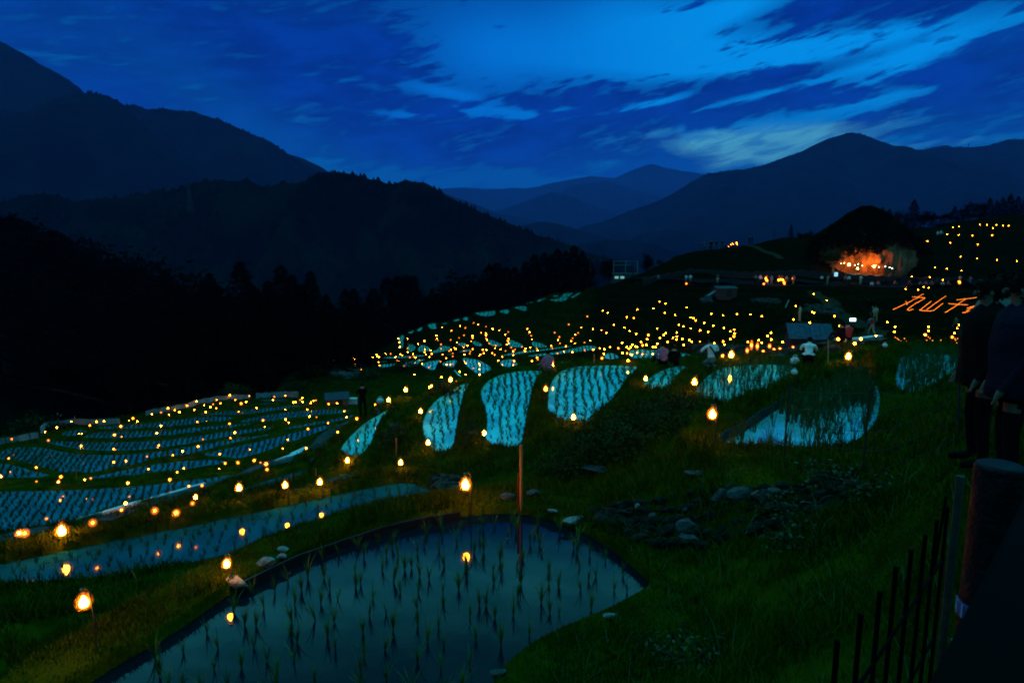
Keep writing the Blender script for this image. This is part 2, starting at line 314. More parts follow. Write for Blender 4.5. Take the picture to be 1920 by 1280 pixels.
# ------------------------------------------------------------------ rice terraces: outline of each pool on its own water level
# (name, level z or ('D', distance), water kind, corners)
PAD = [
 ('near', -4.0, 'near', [(120,1330),(190,1270),(335,1190),(425,1122),(480,1095),(560,1055),(640,1025),(720,1000),(800,982),(880,969),(960,964),(1020,975),(1080,995),(1130,1025),(1175,1060),(1222,1105),(1170,1137),(1120,1162),(1050,1190),(1000,1215),(960,1245),(920,1285),(860,1400),(700,1500),(300,1500),(90,1420)]),
 ('strip', -6.3, 'left2', [(-150,1085),(0,1060),(167,1025),(333,992),(500,958),(647,926),(713,912),(763,905),(800,915),(812,933),(763,945),(680,963),(613,980),(513,1013),(450,1045),(400,1060),(300,1074),(233,1090),(100,1100),(0,1106),(-150,1130)]),
 ('strip', -7.7, 'left2', [(460,945),(513,930),(547,919),(590,909),(633,892),(667,887),(690,892),(699,900),(667,910),(613,920),(547,937),(487,949)]),
 ('strip', -8.4, 'left2', [(427,930),(480,907),(533,892),(575,880),(577,890),(547,907),(517,917),(467,935),(433,942)]),
 ('strip', -8.9, 'left2', [(573,866),(597,852),(600,868),(583,873)]),
 ('left', -10.6, 'left', [(-90,928),(0,922),(133,920),(253,913),(333,903),(400,896),(440,889),(405,906),(367,917),(300,934),(233,952),(147,975),(67,988),(0,998),(-90,1008)]),
 ('left', -10.9, 'left', [(-90,872),(0,868),(33,875),(60,884),(100,892),(67,897),(0,896),(-90,896)]),
 ('left', -11.1, 'left', [(150,897),(187,892),(253,877),(317,867),(383,862),(428,864),(417,870),(367,877),(317,885),(233,894),(183,898)]),
 ('left', -11.6, 'left', [(-30,862),(0,848),(20,840),(50,838),(83,840),(110,847),(150,852),(227,854),(300,847),(370,835),(433,824),(500,815),(515,814),(445,829),(395,842),(350,854),(333,859),(283,866),(233,876),(183,886),(140,889),(100,887),(67,882),(33,868),(0,862)]),
 ('left', -11.3, 'left', [(378,852),(417,843),(467,832),(520,819),(567,808),(612,797),(624,798),(600,810),(567,822),(533,835),(500,846),(467,856),(443,861),(420,857),(395,856)]),
 ('left', -12.1, 'left', [(80,829),(93,826),(167,830),(233,829),(300,827),(367,818),(433,808),(480,803),(530,801),(493,807),(433,818),(367,830),(300,841),(233,846),(167,845),(133,840),(100,833)]),
 ('left', -11.9, 'left', [(528,806),(540,802),(567,796),(640,784),(664,777),(662,781),(640,789),(600,795),(550,804)]),
 ('left', -12.5, 'left', [(160,820),(163,815),(177,811),(217,809),(300,808),(383,800),(430,797),(483,793),(500,794),(450,801),(383,809),(300,818),(217,822),(167,821)]),
 ('left', -12.4, 'left', [(117,812),(133,807),(157,806),(165,809),(150,816),(135,818),(119,817)]),
 ('left', -12.9, 'left', [(180,802),(213,798),(273,795),(350,784),(400,781),(440,782),(425,790),(383,794),(300,802),(233,805),(190,804)]),
 ('left', -12.6, 'left', [(448,790),(483,780),(533,774),(600,767),(640,768),(663,770),(640,775),(567,781),(517,788),(467,794)]),
 ('left', -13.2, 'left', [(365,777),(400,773),(450,769),(500,764),(550,760),(600,760),(533,768),(483,774),(450,778),(400,779)]),
 ('left', -13.6, 'left', [(483,757),(533,754),(595,755),(550,757.5),(490,759)]),
 ('left', -13.8, 'left', [(488,750),(520,748.5),(545,750),(530,752.5),(492,752.5)]),
 ('crescent', -7.4, 'mid', [(762,752),(740,762),(713,777),(690,790),(675,803),(657,820),(643,837),(641,848),(650,858),(667,862),(678,857),(687,848),(697,827),(705,805),(715,788),(733,770),(755,757)]),
 ('crescent', -6.6, 'mid', [(880,717),(860,724),(840,737),(820,750),(807,765),(799,780),(794,800),(796,820),(802,833),(813,848),(827,857),(840,853),(850,835),(852,807),(860,780),(866,762),(877,740)]),
 ('crescent', -5.8, 'mid', [(1020,697),(1000,695),(975,696),(945,701),(925,709),(908,722),(902,740),(908,760),(916,780),(917,800),(911,820),(917,837),(935,846),(955,849),(972,846),(980,830),(986,795),(998,755),(1008,720)]),
 ('crescent', -5.0, 'mid', [(1200,687),(1150,685),(1100,686),(1070,689),(1047,700),(1034,720),(1029,750),(1030,780),(1045,796),(1073,804),(1100,803),(1110,787),(1132,770),(1150,750),(1167,723),(1187,703)]),
 ('crescent', -4.5, 'mid', [(1297,687),(1267,687),(1240,696),(1220,709),(1205,723),(1213,735),(1235,739),(1250,738),(1258,722),(1277,703)]),
 ('grassy', -4.0, 'mid', [(1320,715),(1307,733),(1302,750),(1327,760),(1367,767),(1400,758),(1433,744),(1465,727),(1482,707),(1500,690),(1473,685),(1433,683),(1367,687),(1338,698)]),
 ('grassy', -3.2, 'midr', [(1347,848),(1433,855),(1550,855),(1600,845),(1632,812),(1645,775),(1645,730),(1625,702),(1600,706),(1560,722),(1500,747),(1450,772),(1405,803),(1365,825)]),
 ('grassy', -2.8, 'midr', [(1693,666),(1740,663),(1790,666),(1815,685),(1780,720),(1725,745),(1705,752),(1685,742),(1683,715),(1688,690)]),
 ('far', -8.0, 'mid', [(1181,655),(1217,656),(1266,660),(1298,665),(1311,672),(1308,678),(1268,679),(1240,681),(1190,677),(1179,668)]),
 ('far', -8.2, 'mid', [(1133,675),(1135,664),(1146,661),(1158,666),(1161,674),(1148,677)]),
 ('far', -10.0, 'mid', [(983,668),(1010,664),(1044,660),(1078,653),(1108,646),(1128,655),(1090,661),(1044,666),(998,672)]),
 ('far', -10.8, 'mid', [(929,669),(945,665),(975,659),(1021,655),(1067,648),(1082,650),(1032,658),(982,664),(950,669)]),
 ('far', -14.0, 'mid', [(709,687),(714,683),(744,681),(738,688),(714,691)]),
 ('far', -13.6, 'mid', [(748,686),(764,678),(785,674),(801,673),(789,680),(778,687),(764,692)]),
 ('far', -13.2, 'mid', [(788,684),(799,678),(831,674),(819,680),(814,698),(801,692)]),
 ('far', -12.8, 'mid', [(826,684),(837,677),(858,674),(858,690),(847,691)]),
 ('far', -11.8, 'mid', [(865,670),(895,674),(913,683),(922,692),(915,698),(902,705),(888,698),(874,685)]),
 ('far', -11.0, 'mid', [(936,679),(947,674),(964,674),(973,690),(945,691)]),
 ('far', -12.2, 'mid', [(849,693),(856,695),(869,711),(860,706)]),
 ('far', -10.0, 'mid', [(1000,684),(1021,680),(1021,686),(1002,686)]),
 ('far', -9.5, 'mid', [(1044,679),(1073,678),(1060,683),(1046,683)]),
 ('far', -14.0, 'left3', [(623,687),(637,680),(660,678),(682,677),(682,687),(677,698),(657,695),(633,692)]),
 ('far', -14.0, 'mid', [(714,673),(723,669),(792,666),(830,666),(800,670),(740,674)]),
 ('far', -14.1, 'mid', [(700,679),(728,677),(728,680),(702,681)]),
 ('far', -13.2, 'mid', [(826,667),(850,663),(862,663),(850,667)]),
 ('far', -14.6, 'mid', [(747,631),(760,627),(761,632),(756,654),(749,653)]),
 ('far', -14.2, 'mid', [(765,639),(773,644),(780,651),(776,660),(765,662)]),
 ('far', -13.8, 'mid', [(789,645),(801,649),(809,657),(799,661),(782,660)]),
 ('far', -13.3, 'mid', [(828,647),(847,651),(837,659),(819,663),(802,663),(819,657)]),
 ('far', -12.6, 'mid', [(868,656),(883,655),(886,659),(870,662),(858,661)]),
 ('far', -12.4, 'mid', [(858,643),(870,642),(879,647),(872,651),(861,650)]),
 ('far', -12.2, 'mid', [(886,639),(897,641),(903,646),(901,652),(889,648)]),
 ('far', -11.9, 'mid', [(913,637),(925,638),(941,645),(940,651),(929,652),(917,646)]),
 ('far', -11.5, 'mid', [(954,636),(970,641),(984,650),(976,654),(953,651)]),
 ('far', -11.2, 'mid', [(998,639),(1016,644),(1030,652),(1007,655),(998,648)]),
 ('far', -12.3, 'mid', [(897,657),(913,655),(920,657),(906,660)]),
]
for pts in ([(766,624),(776,619),(779,620),(771,625)],[(781,623),(785,616),(793,613),(789,621)],[(801,611),(808,606),(818,606),(816,611),(820,617),(810,619)],
            [(826,608),(841,604),(837,608),(830,610)],[(848,603),(856,598),(863,598),(858,604)],[(867,597),(876,593),(878,602),(871,602)],[(887,587),(908,585),(930,582),(927,593),(906,595)],
            [(935,585),(943,581),(954,580),(953,590),(943,588)],[(962,577),(975,574),(988,574),(986,586),(973,581)],[(994,572),(1014,568),(1014,577),(1005,576)],[(986,569.5),(998,565),(996,569)],
            [(1007,565),(1014,561),(1025,559),(1016,565)],[(1025,563),(1051,559),(1057,550),(1076,547),(1069,557),(1062,564),(1048,568)],[(1068,560),(1078,552),(1093,546),(1076,560)],[(1033,555),(1049,553),(1041,558)]):
    cy = np.mean([p[1] for p in pts]); cx = np.mean([p[0] for p in pts])
    PAD.append(('ridge', at_y(cx, cy, 105 + (1090 - cx) * -0.02 + 8)[2], 'mid', pts))
def chaikin(P, it=2):
    for _ in range(it):
        Q = np.roll(P, -1, 0); P = np.stack([P * .75 + Q * .25, P * .25 + Q * .75], 1).reshape(-1, 2)
    return P
POLY = []
for (nm, z, wk, pts) in PAD:
    P = np.array([at_z(x, y, z)[:2] for x, y in pts])
    POLY.append(dict(nm=nm, z=z, wk=wk, P=chaikin(P, 2 if nm != 'ridge' else 1), raw=P))
def sdist(P, x, y):
    "signed distance to polygon (negative inside)"
    d2 = np.full(x.shape, 1e9); ins = np.zeros(x.shape, bool)
    n = len(P)
    for i in range(n):
        ax, ay = P[i]; bx, by = P[(i + 1) % n]; ex, ey = bx - ax, by - ay; L = ex * ex + ey * ey + 1e-12
        t = np.clip(((x - ax) * ex + (y - ay) * ey) / L, 0, 1)
        d2 = np.minimum(d2, (x - ax - t * ex) ** 2 + (y - ay - t * ey) ** 2)
        if ay != by:
            c = ((ay > y) != (by > y)) & (x < (bx - ax) * (y - ay) / (by - ay) + ax); ins ^= c
    d = np.sqrt(d2); return np.where(ins, -d, d)

# base land through control points (px, py, distance) and world points
CP = [(300,1200,6.6),(60,1200,7.0),(60,1130,7.9),(900,940,9.6),(975,948,9.2),(430,1085,8.2),(1000,900,11.0),(1150,900,9.6),(1150,830,13.5),(1180,780,16),(850,930,11.5),(740,880,17),(760,820,22),
      (900,860,17.5),(1040,840,16),(1300,800,11.5),(1300,870,8.8),(1450,880,8.2),(1600,870,7.9),(1750,830,7.6),(1400,870,8.5),(1200,930,8.6),(1060,960,9.0),
      (1300,1050,7.2),(1300,1120,6.4),(1600,960,6.6),(1750,920,6.2),(1450,1000,7.0),(1300,1200,5.6),(1550,1100,5.3),(1750,1100,4.3),(1500,1250,4.4),(1750,1250,3.4),(1100,1230,5.2),(1000,1275,5.2),(1880,1100,3.0),(1880,900,4.6),
      (1589,692,19.5),(1515,684,20.5),(1450,678,22),(1330,683,24),(1400,675,24.5),(1250,684,26.5),(1100,681,30),(1000,690,33),(1650,670,21),
      (1330,672,34),(1450,664,34),(1550,655,34),(1500,645,40),(1600,650,38),(1640,630,48),(1590,600,58),(1540,550,88),(1600,560,78),(1400,665,36),
      (1720,640,42),(1800,640,42),(1700,605,62),(1800,605,62),(1720,588,72),(1800,588,72),(1720,545,93),(1820,545,93),(1550,545,93),(1450,560,88),(1480,600,62),(1420,625,52),(1700,660,24),
      (1250,534,100),(1400,533,100),(1550,533,100),(1700,534,100),(1850,536,100),(1250,514,104),(1400,514,104),(1550,513,104),(1700,514,104),(1850,514,106),(1190,528,104),
      (1250,485,118),(1340,462,124),(1300,470,122),(1420,460,126),(1450,448,132),(1520,440,138),(1480,445,136),(1380,490,112),(1500,490,112),(1620,515,106),(1680,513,106),(1560,505,107),(1780,500,110),(1740,460,122),(1800,470,118),(1850,425,135),(1760,440,130),(1900,402,150),(1900,450,125),(1720,430,140),(1820,412,150),
      (1300,600,72),(1200,600,84),(1100,600,94),(1200,560,97),(1300,565,90),(1400,570,86),(1250,640,58),(1350,640,54),(1100,560,108),(1150,540,110),(1150,640,66),(1000,620,95),(1000,600,103),(900,620,100),(1050,580,108),(850,630,100),
      (1100,530,118),(1000,555,122),(900,580,120),(800,605,118),(740,640,104),(700,655,100),(640,665,95),(600,680,85),(560,690,78),(700,700,70),(640,715,66),(680,730,60),(600,735,62),(740,720,60),(820,715,52),
      (250,775,60),(400,745,64),(550,742,66),(60,815,46),(100,795,52),(690,775,45),(650,800,38),(600,830,31),(500,872,25),(383,918,22.3),(250,950,20.5),(147,982,20),(0,1014,18.5),(330,975,18.5),(150,1015,16.5),(0,1045,15),(620,870,22),(700,840,24)]
WPT = [(16.2,30,-5.2),(19.4,36,-5.5),(13.6,30,-5.3),(18.5,30,-5.1),(4.3,5.2,-1.85),(5.5,6.5,-1.85),(6.5,7.5,-1.9),(5,4,-1.8),(3.6,4.3,-1.95),(0,0,-1.75),(2,1.5,-1.75),(4,4,-2.1),(-2,0,-2.2),(-4,1,-3.2),(0,2.5,-2.6),(-6,3,-4.1),(-10,6,-4.6),(-14,10,-6.5),(-22,16,-9.5),(6,2,-1.75),(8,6,-2.0),(12,10,-2.0),(15,16,-2.3),(14,24,-3.0),
       (-45,38,-15),(-60,60,-22),(-40,75,-22),(-20,85,-22),(-60,100,-26),(-100,120,-26),(-160,160,-16),(-200,220,-10),(-140,220,-20),(-30,120,-26),(-15,140,-28),(-5,150,-30),(5,165,-32),(15,170,-30),(25,150,-22),(20,135,-14),
       (-100,260,-45),(0,260,-55),(60,200,-18),(60,260,-30),(110,180,6),(150,200,12),(190,220,16),(120,260,-15),(220,300,0),(60,150,1),(80,160,4),(90,100,-3),(130,130,6),(60,60,-4),(40,30,-3),(90,60,-2),(-90,60,-24),(-120,80,-26),(-60,45,-19),(-40,50,-17),(-60,35,-14),(0,330,-80),(-200,330,-30),(130,330,-40)]
ctr = [tuple(at_y(*c)) for c in CP] + WPT
for q in POLY:
    P = q['raw']; k = max(1, len(P) // (8 if q['nm'] != 'far' and q['nm'] != 'ridge' else 3))
    for p in P[::k]: ctr.append((p[0], p[1], q['z']))
ctr = np.array(ctr)
def warp(x, y):
    r = np.hypot(x, y); return np.stack([np.arctan2(x, y) * 1.6, np.log(r + 1.5)], -1)
W = warp(ctr[:, 0], ctr[:, 1])
def kern(d2): return .5 * d2 * np.log(d2 + 1e-9)
K = kern(((W[:, None] - W[None]) ** 2).sum(-1)) + np.eye(len(W)) * 3e-3
A = np.zeros((len(W) + 3,) * 2); A[:len(W), :len(W)] = K; A[:len(W), -3:] = np.c_[np.ones(len(W)), W]; A[-3:, :len(W)] = A[:len(W), -3:].T
sol = np.linalg.solve(A, np.r_[ctr[:, 2], 0, 0, 0])
def tps(x, y):
    w = warp(x, y).reshape(-1, 2); out = np.empty(len(w))
    for i in range(0, len(w), 20000):
        b = w[i:i + 20000]; out[i:i + 20000] = kern(((b[:, None] - W[None]) ** 2).sum(-1)) @ sol[:len(W)] + np.c_[np.ones(len(b)), b] @ sol[-3:]
    return out.reshape(x.shape)
# polar grid
fine = np.linspace(R(-47), R(47), 1250)
AZ = np.r_[np.linspace(R(-80), R(-47), 90)[:-1], fine, np.linspace(R(47), R(80), 90)[1:]]
RR = [1.6]
while RR[-1] < 330: RR.append(RR[-1] * (1.0040 if 5 < RR[-1] < 112 else 1.010))
RR = np.array(RR)
rg, ag = np.meshgrid(RR, AZ, indexing='ij')
cr, ca = RR[::8].copy(), AZ[::8].copy()
cr = np.r_[cr, RR[-1]] if cr[-1] != RR[-1] else cr; ca = np.r_[ca, AZ[-1]] if ca[-1] != AZ[-1] else ca
crg, cag = np.meshgrid(cr, ca, indexing='ij')
CH = tps(crg * np.sin(cag), crg * np.cos(cag))
def bil(Hg, rs, az_, r, a):
    i = np.clip(np.searchsorted(rs, r) - 1, 0, len(rs) - 2); j = np.clip(np.searchsorted(az_, a) - 1, 0, len(az_) - 2)
    u = np.clip((r - rs[i]) / (rs[i + 1] - rs[i]), 0, 1); v = np.clip((a - az_[j]) / (az_[j + 1] - az_[j]), 0, 1)
    return (Hg[i, j] * (1 - u) + Hg[i + 1, j] * u) * (1 - v) + (Hg[i, j + 1] * (1 - u) + Hg[i + 1, j + 1] * u) * v
GX, GY = rg * np.sin(ag), rg * np.cos(ag)
H = bil(CH, cr, ca, rg, ag)
H += vnoise(GX * .35, GY * .35, 3, 4) * np.clip(rg / 60, .05, .5) * .5 + vnoise(GX * 2.2, GY * 2.2, 9, 3) * .035
# hillside terracing away from the traced pools (low steps with flat tops)
step = 1.15; q_ = H / step; fr = q_ - np.floor(q_)
ter = (np.floor(q_) + np.clip((fr - .62) / .38, 0, 1)) * step
tm = np.clip((rg - 40) / 15, 0, 1) * np.clip((GX / rg - .0) / .12, 0, 1) * np.clip((115 - rg) / 10, 0, 1)
H = H * (1 - tm) + ter * tm
TM = np.clip((rg - 112) / 10, 0, 1) * np.clip((GX / rg - .45) / .1, 0, 1) * np.clip((240 - rg) / 10, 0, 1)
st2 = 2.0; q2 = H / st2; t2 = (np.floor(q2) + np.clip((q2 - np.floor(q2) - .7) / .3, 0, 1)) * st2
H = H * (1 - TM) + t2 * TM
lo = np.full(H.shape, -1e9); hi = np.full(H.shape, 1e9); inside = np.zeros(H.shape, bool); zin = np.zeros(H.shape); DW = np.full(H.shape, 50.0)
for q in POLY:
    P = q['P']; mg = 7 if q['nm'] not in ('far', 'ridge') else 5
    x0, y0 = P.min(0) - mg; x1, y1 = P.max(0) + mg
    m = (GX > x0) & (GX < x1) & (GY > y0) & (GY < y1)
    if not m.any(): continue
    d = sdist(P, GX[m], GY[m]); z = q['z']
    near_ = q['nm'] in ('near',); bw = {'near': .75, 'strip': .6, 'left': .45, 'crescent': .55, 'grassy': .7, 'far': .5, 'ridge': .5}[q['nm']]
    bh = {'near': .15, 'left': .1}.get(q['nm'], .2); s_ = {'near': 1.0, 'left': .9}.get(q['nm'], 1.25)
    l_ = z + bh - s_ * np.maximum(0, d - bw); h_ = z + bh + 1.3 * np.maximum(0, d - bw)
    lo[m] = np.maximum(lo[m], l_); hi[m] = np.minimum(hi[m], h_)
    ii = d < .06; t = np.zeros(H.shape, bool); t[m] = ii; inside |= t; zz = zin[m]; zz[ii] = z; zin[m] = zz
    DW[m] = np.minimum(DW[m], d)
H = np.maximum(np.minimum(H, hi), lo)
H += np.where(DW > .1, vnoise(GX * 1.7, GY * 1.7, 21, 3) * .03 * np.clip(DW, 0, 1), 0)
H = np.where(inside, zin - .12, H)
def ground(x, y):
    x = np.asarray(x, float); y = np.asarray(y, float)
    return bil(H, RR, AZ, np.hypot(x, y), np.arctan2(x, y))
def dwat(x, y):
    x = np.asarray(x, float); y = np.asarray(y, float)
    return bil(DW, RR, AZ, np.hypot(x, y), np.arctan2(x, y))
def hit(px, py, h=0.0, rmin=2.5, rmax=300):
    "first point on the sight line that is h above the ground"
    d = ray(px, py); hr = math.hypot(d[0], d[1])
    r = np.exp(np.linspace(math.log(rmin), math.log(rmax), 2600)); P = d[None] * (r / hr)[:, None]
    g = ground(P[:, 0], P[:, 1]); k = np.nonzero(P[:, 2] - g <= h)[0]
    if len(k) == 0: i = np.argmin(np.abs(P[:, 2] - g - h))
    else: i = k[0]
    p = P[i].copy(); return np.array([p[0], p[1], g[i]])

def stand(px, py, hgt):
    "where the foot of something stands whose head, hgt above the ground, shows at (px, py)"
    for s_ in np.arange(.5, 140, .75):
        p = hit(px, py + s_, 0.0); d = ray(px, py); z = d[2] * (p[1] / d[1])
        if z - p[2] >= hgt: return p, z - p[2]
    return p, hgt
def foot(px, py, py0):
    "(foot point, height of the thing) for a head at py and a foot at py0"
    p = hit(px, py0, 0.0); d = ray(px, py); return p, d[2] * (p[1] / d[1]) - p[2]
M_soil = mat('grassy_soil', (0.028, 0.038, 0.0015), 0.95, (0.010, 0.015, 0.0008), 1.3, bump=.5, bscale=14, spec=0, attr=(0.0028, 0.003, 0.0008))  # attr colour holds the painted darkness of the far slopes
def far_dark(x, y):
    'darkness painted into the ground colour of the far slopes, growing with distance'
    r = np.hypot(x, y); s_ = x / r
    return np.clip((r - 30) / 30, 0, 1) * np.clip((s_ + .05) / .2, 0, 1) * .96 + np.clip((r - 45) / 30, 0, 1) * .88 * np.clip((.1 - s_) / .15, 0, 1)  # far ground darkened in its colour; grass is thinned there too
# far skirt that sinks to the valley floor
ext_r = np.array([360, 420, 520, 700, 1000.]); ext = [np.minimum(H[-1] * (1 - t) + -170 * t, H[-1]) for t in (.1, .3, .6, .9, 1)]
Hm = np.r_[H, np.array(ext)]; Rm = np.r_[RR, ext_r]
rgm, agm = np.meshgrid(Rm, AZ, indexing='ij')
V = np.stack([rgm * np.sin(agm), rgm * np.cos(agm), Hm], -1).reshape(-1, 3)
nr, na = Hm.shape; idx = np.arange(nr * na).reshape(nr, na)
Q = np.stack([idx[:-1, :-1], idx[:-1, 1:], idx[1:, 1:], idx[1:, :-1]], -1).reshape(-1, 4)
tag(link('ground', fast_mesh('ground', V, Q, M_soil, True, np.clip(far_dark(V[:, 0], V[:, 1]), 0, 1), 4)), kind='structure')
# ground under and behind the camera and the valley floor out to the horizon
b = MB(); n = 48; ang = np.linspace(0, 2 * math.pi, n, endpoint=False)
tag(MB().add([(math.sin(t) * 1.72, math.cos(t) * 1.72, float(-1.78 if abs(t - math.pi) < 1.9 else ground(math.sin(t) * 1.72, math.cos(t) * 1.72))) for t in ang] + [(0, 0, -1.75)], [(i, (i + 1) % n, n) for i in range(n)]).obj('ground', M_soil), kind='structure')
V = [];  rads = [1.7, 6, 20, 60, 200, 1000]
angs = np.linspace(R(80), R(280), 40)
V = [(r * math.sin(t), r * math.cos(t), -1.78 + .1 * r if r < 100 else 18 - (r - 200) * .2) for r in rads for t in angs]
tag(MB().add(V, [(i * 40 + k, i * 40 + k + 1, (i + 1) * 40 + k + 1, (i + 1) * 40 + k) for i in range(5) for k in range(39)]).obj('ground', M_soil), kind='structure')
M_forest = mat('forest_slope', (0.004, 0.006, 0.004), 1.0, (0.002, 0.003, 0.002), .02, bump=1.0, bscale=.08, spec=0.0)
tag(MB().add([(-20000, -20000, -175), (20000, -20000, -175), (20000, 20000, -175), (-20000, 20000, -175)], [(0, 1, 2, 3)]).obj('terrain', M_forest), kind='structure')

# ------------------------------------------------------------------ water
WM = {  # sky brightness painted into the pool colours, strongest in the middle
 'near': water_mat('still_water', 0.004, 0.015, 0.02, dark=(0.0, 0.0035, 0.009), ior=1.36),
 'left2': water_mat('dull_water', 0.11, 0.05, 0.05),
 'left': water_mat('grey_water', 0.21, 0.08, 0.06),
 'left3': water_mat('grey_water_far', 0.3, 0.08, 0.06, mirror=.15, mcol=(.4, 1, 1)),
 'mid': water_mat('skylit_water', 0.95, 0.06, 0.05, tint=(.13, .98, .88), mirror=.28, mcol=(.8, 1, 1)),
 'midr': water_mat('skylit_blue_water', 0.8, 0.06, 0.05, tint=(.20, .80, .90), mirror=.35, mcol=(.6, .9, 1)),
}
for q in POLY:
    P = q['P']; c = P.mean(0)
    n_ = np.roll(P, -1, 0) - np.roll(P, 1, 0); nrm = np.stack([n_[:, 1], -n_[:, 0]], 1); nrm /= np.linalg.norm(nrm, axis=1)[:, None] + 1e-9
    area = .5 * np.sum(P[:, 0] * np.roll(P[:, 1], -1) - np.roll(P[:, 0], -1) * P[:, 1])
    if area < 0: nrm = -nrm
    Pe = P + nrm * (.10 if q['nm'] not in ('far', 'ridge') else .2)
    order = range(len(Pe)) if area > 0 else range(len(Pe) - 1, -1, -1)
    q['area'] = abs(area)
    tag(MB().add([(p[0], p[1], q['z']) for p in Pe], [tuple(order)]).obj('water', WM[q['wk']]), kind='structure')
print('area', sum(q['area'] for q in POLY))
# ------------------------------------------------------------------ mountains
M_mt = [mat('mountain_%d' % i, (0.006, 0.008, 0.006), 1.0, (0.0025, 0.0035, 0.003), s, bump=.0, spec=0) for i, s in enumerate((.02, .006, .004))]
MTS = [ # distance, depth, rough px amplitude, ridge points
 (13500, 4000, 1.2, 2, [(700,372),(830,353),(900,354),(990,353),(1040,342),(1080,334),(1110,330),(1150,334),(1175,322),(1222,308),(1250,316),(1290,323),(1340,330),(1500,350)]),
 (10500, 3000, .8, 2, [(1020,400),(1060,352),(1090,346),(1140,339),(1160,345),(1200,358),(1260,375),(1350,400)]),
 (8500, 2600, 1.2, 2, [(820,420),(900,405),(938,395),(990,375),(1035,359),(1060,366),(1090,375),(1130,388),(1200,415),(1260,440)]),
 (6500, 1800, .8, 1, [(750,340),(860,372),(890,382),(935,400),(1000,412),(1050,430),(1120,450)]),
 (4300, 2200, 1.6, 1, [(900,560),(1040,440),(1100,425),(1150,408),(1200,390),(1260,365),(1320,325),(1400,316),(1440,305),(1500,285),(1550,262),(1595,249),(1625,256),(1660,275),(1700,282),(1760,279),(1800,276),(1850,272),(1885,263),(1920,262),(2000,270),(2150,285),(2400,330)]),
 (6200, 1500, 1.0, 2, [(1700,290),(1745,277),(1775,273),(1800,282),(1850,300)]),
 (3300, 1200, 1.3, 1, [(880,440),(960,425),(1000,417),(1030,415),(1080,430),(1130,443),(1180,460),(1260,480),(1350,500)]),
 (3000, 1200, 1.3, 1, [(1150,470),(1200,440),(1260,432),(1340,440),(1390,418),(1430,407),(1470,410),(1510,425),(1560,440),(1700,450),(2000,430)]),
 (2200, 900, 1.2, 1, [(1000,500),(1060,465),(1100,456),(1140,451),(1180,452),(1225,456),(1260,470),(1320,495),(1400,520)]),
 (3000, 1500, 2.2, 1, [(-500,110),(-200,60),(-60,60),(0,75),(60,110),(110,140),(150,165),(170,190),(260,260),(400,350),(520,400)]),
 (2300, 1500, 2.2, 1, [(-500,260),(-100,200),(60,215),(110,185),(150,176),(200,180),(228,195),(260,222),(300,265),(340,300),(380,345),(440,380)]),
 (2900, 1300, 2.0, 1, [(150,240),(235,196),(255,197),(275,207),(330,205),(365,212),(400,222),(430,230),(470,250),(510,268),(535,285),(560,300),(590,320),(620,345),(700,390)]),
 (3800, 900, 1.0, 1, [(480,320),(540,288),(570,298),(600,313),(640,338),(700,360)]),
 (850, 420, 3.0, 0, [(-500,390),(-200,385),(0,380),(40,370),(80,364),(120,372),(150,378),(200,372),(260,366),(320,356),(370,345),(415,337),(465,336),(500,350),(560,342),(600,328),(640,322),(665,330),(700,332),(730,345),(760,340),(800,346),(830,360),(880,385),(920,403),(960,418),(1000,435),(1050,455),(1100,470),(1150,490),(1250,530)]),
]
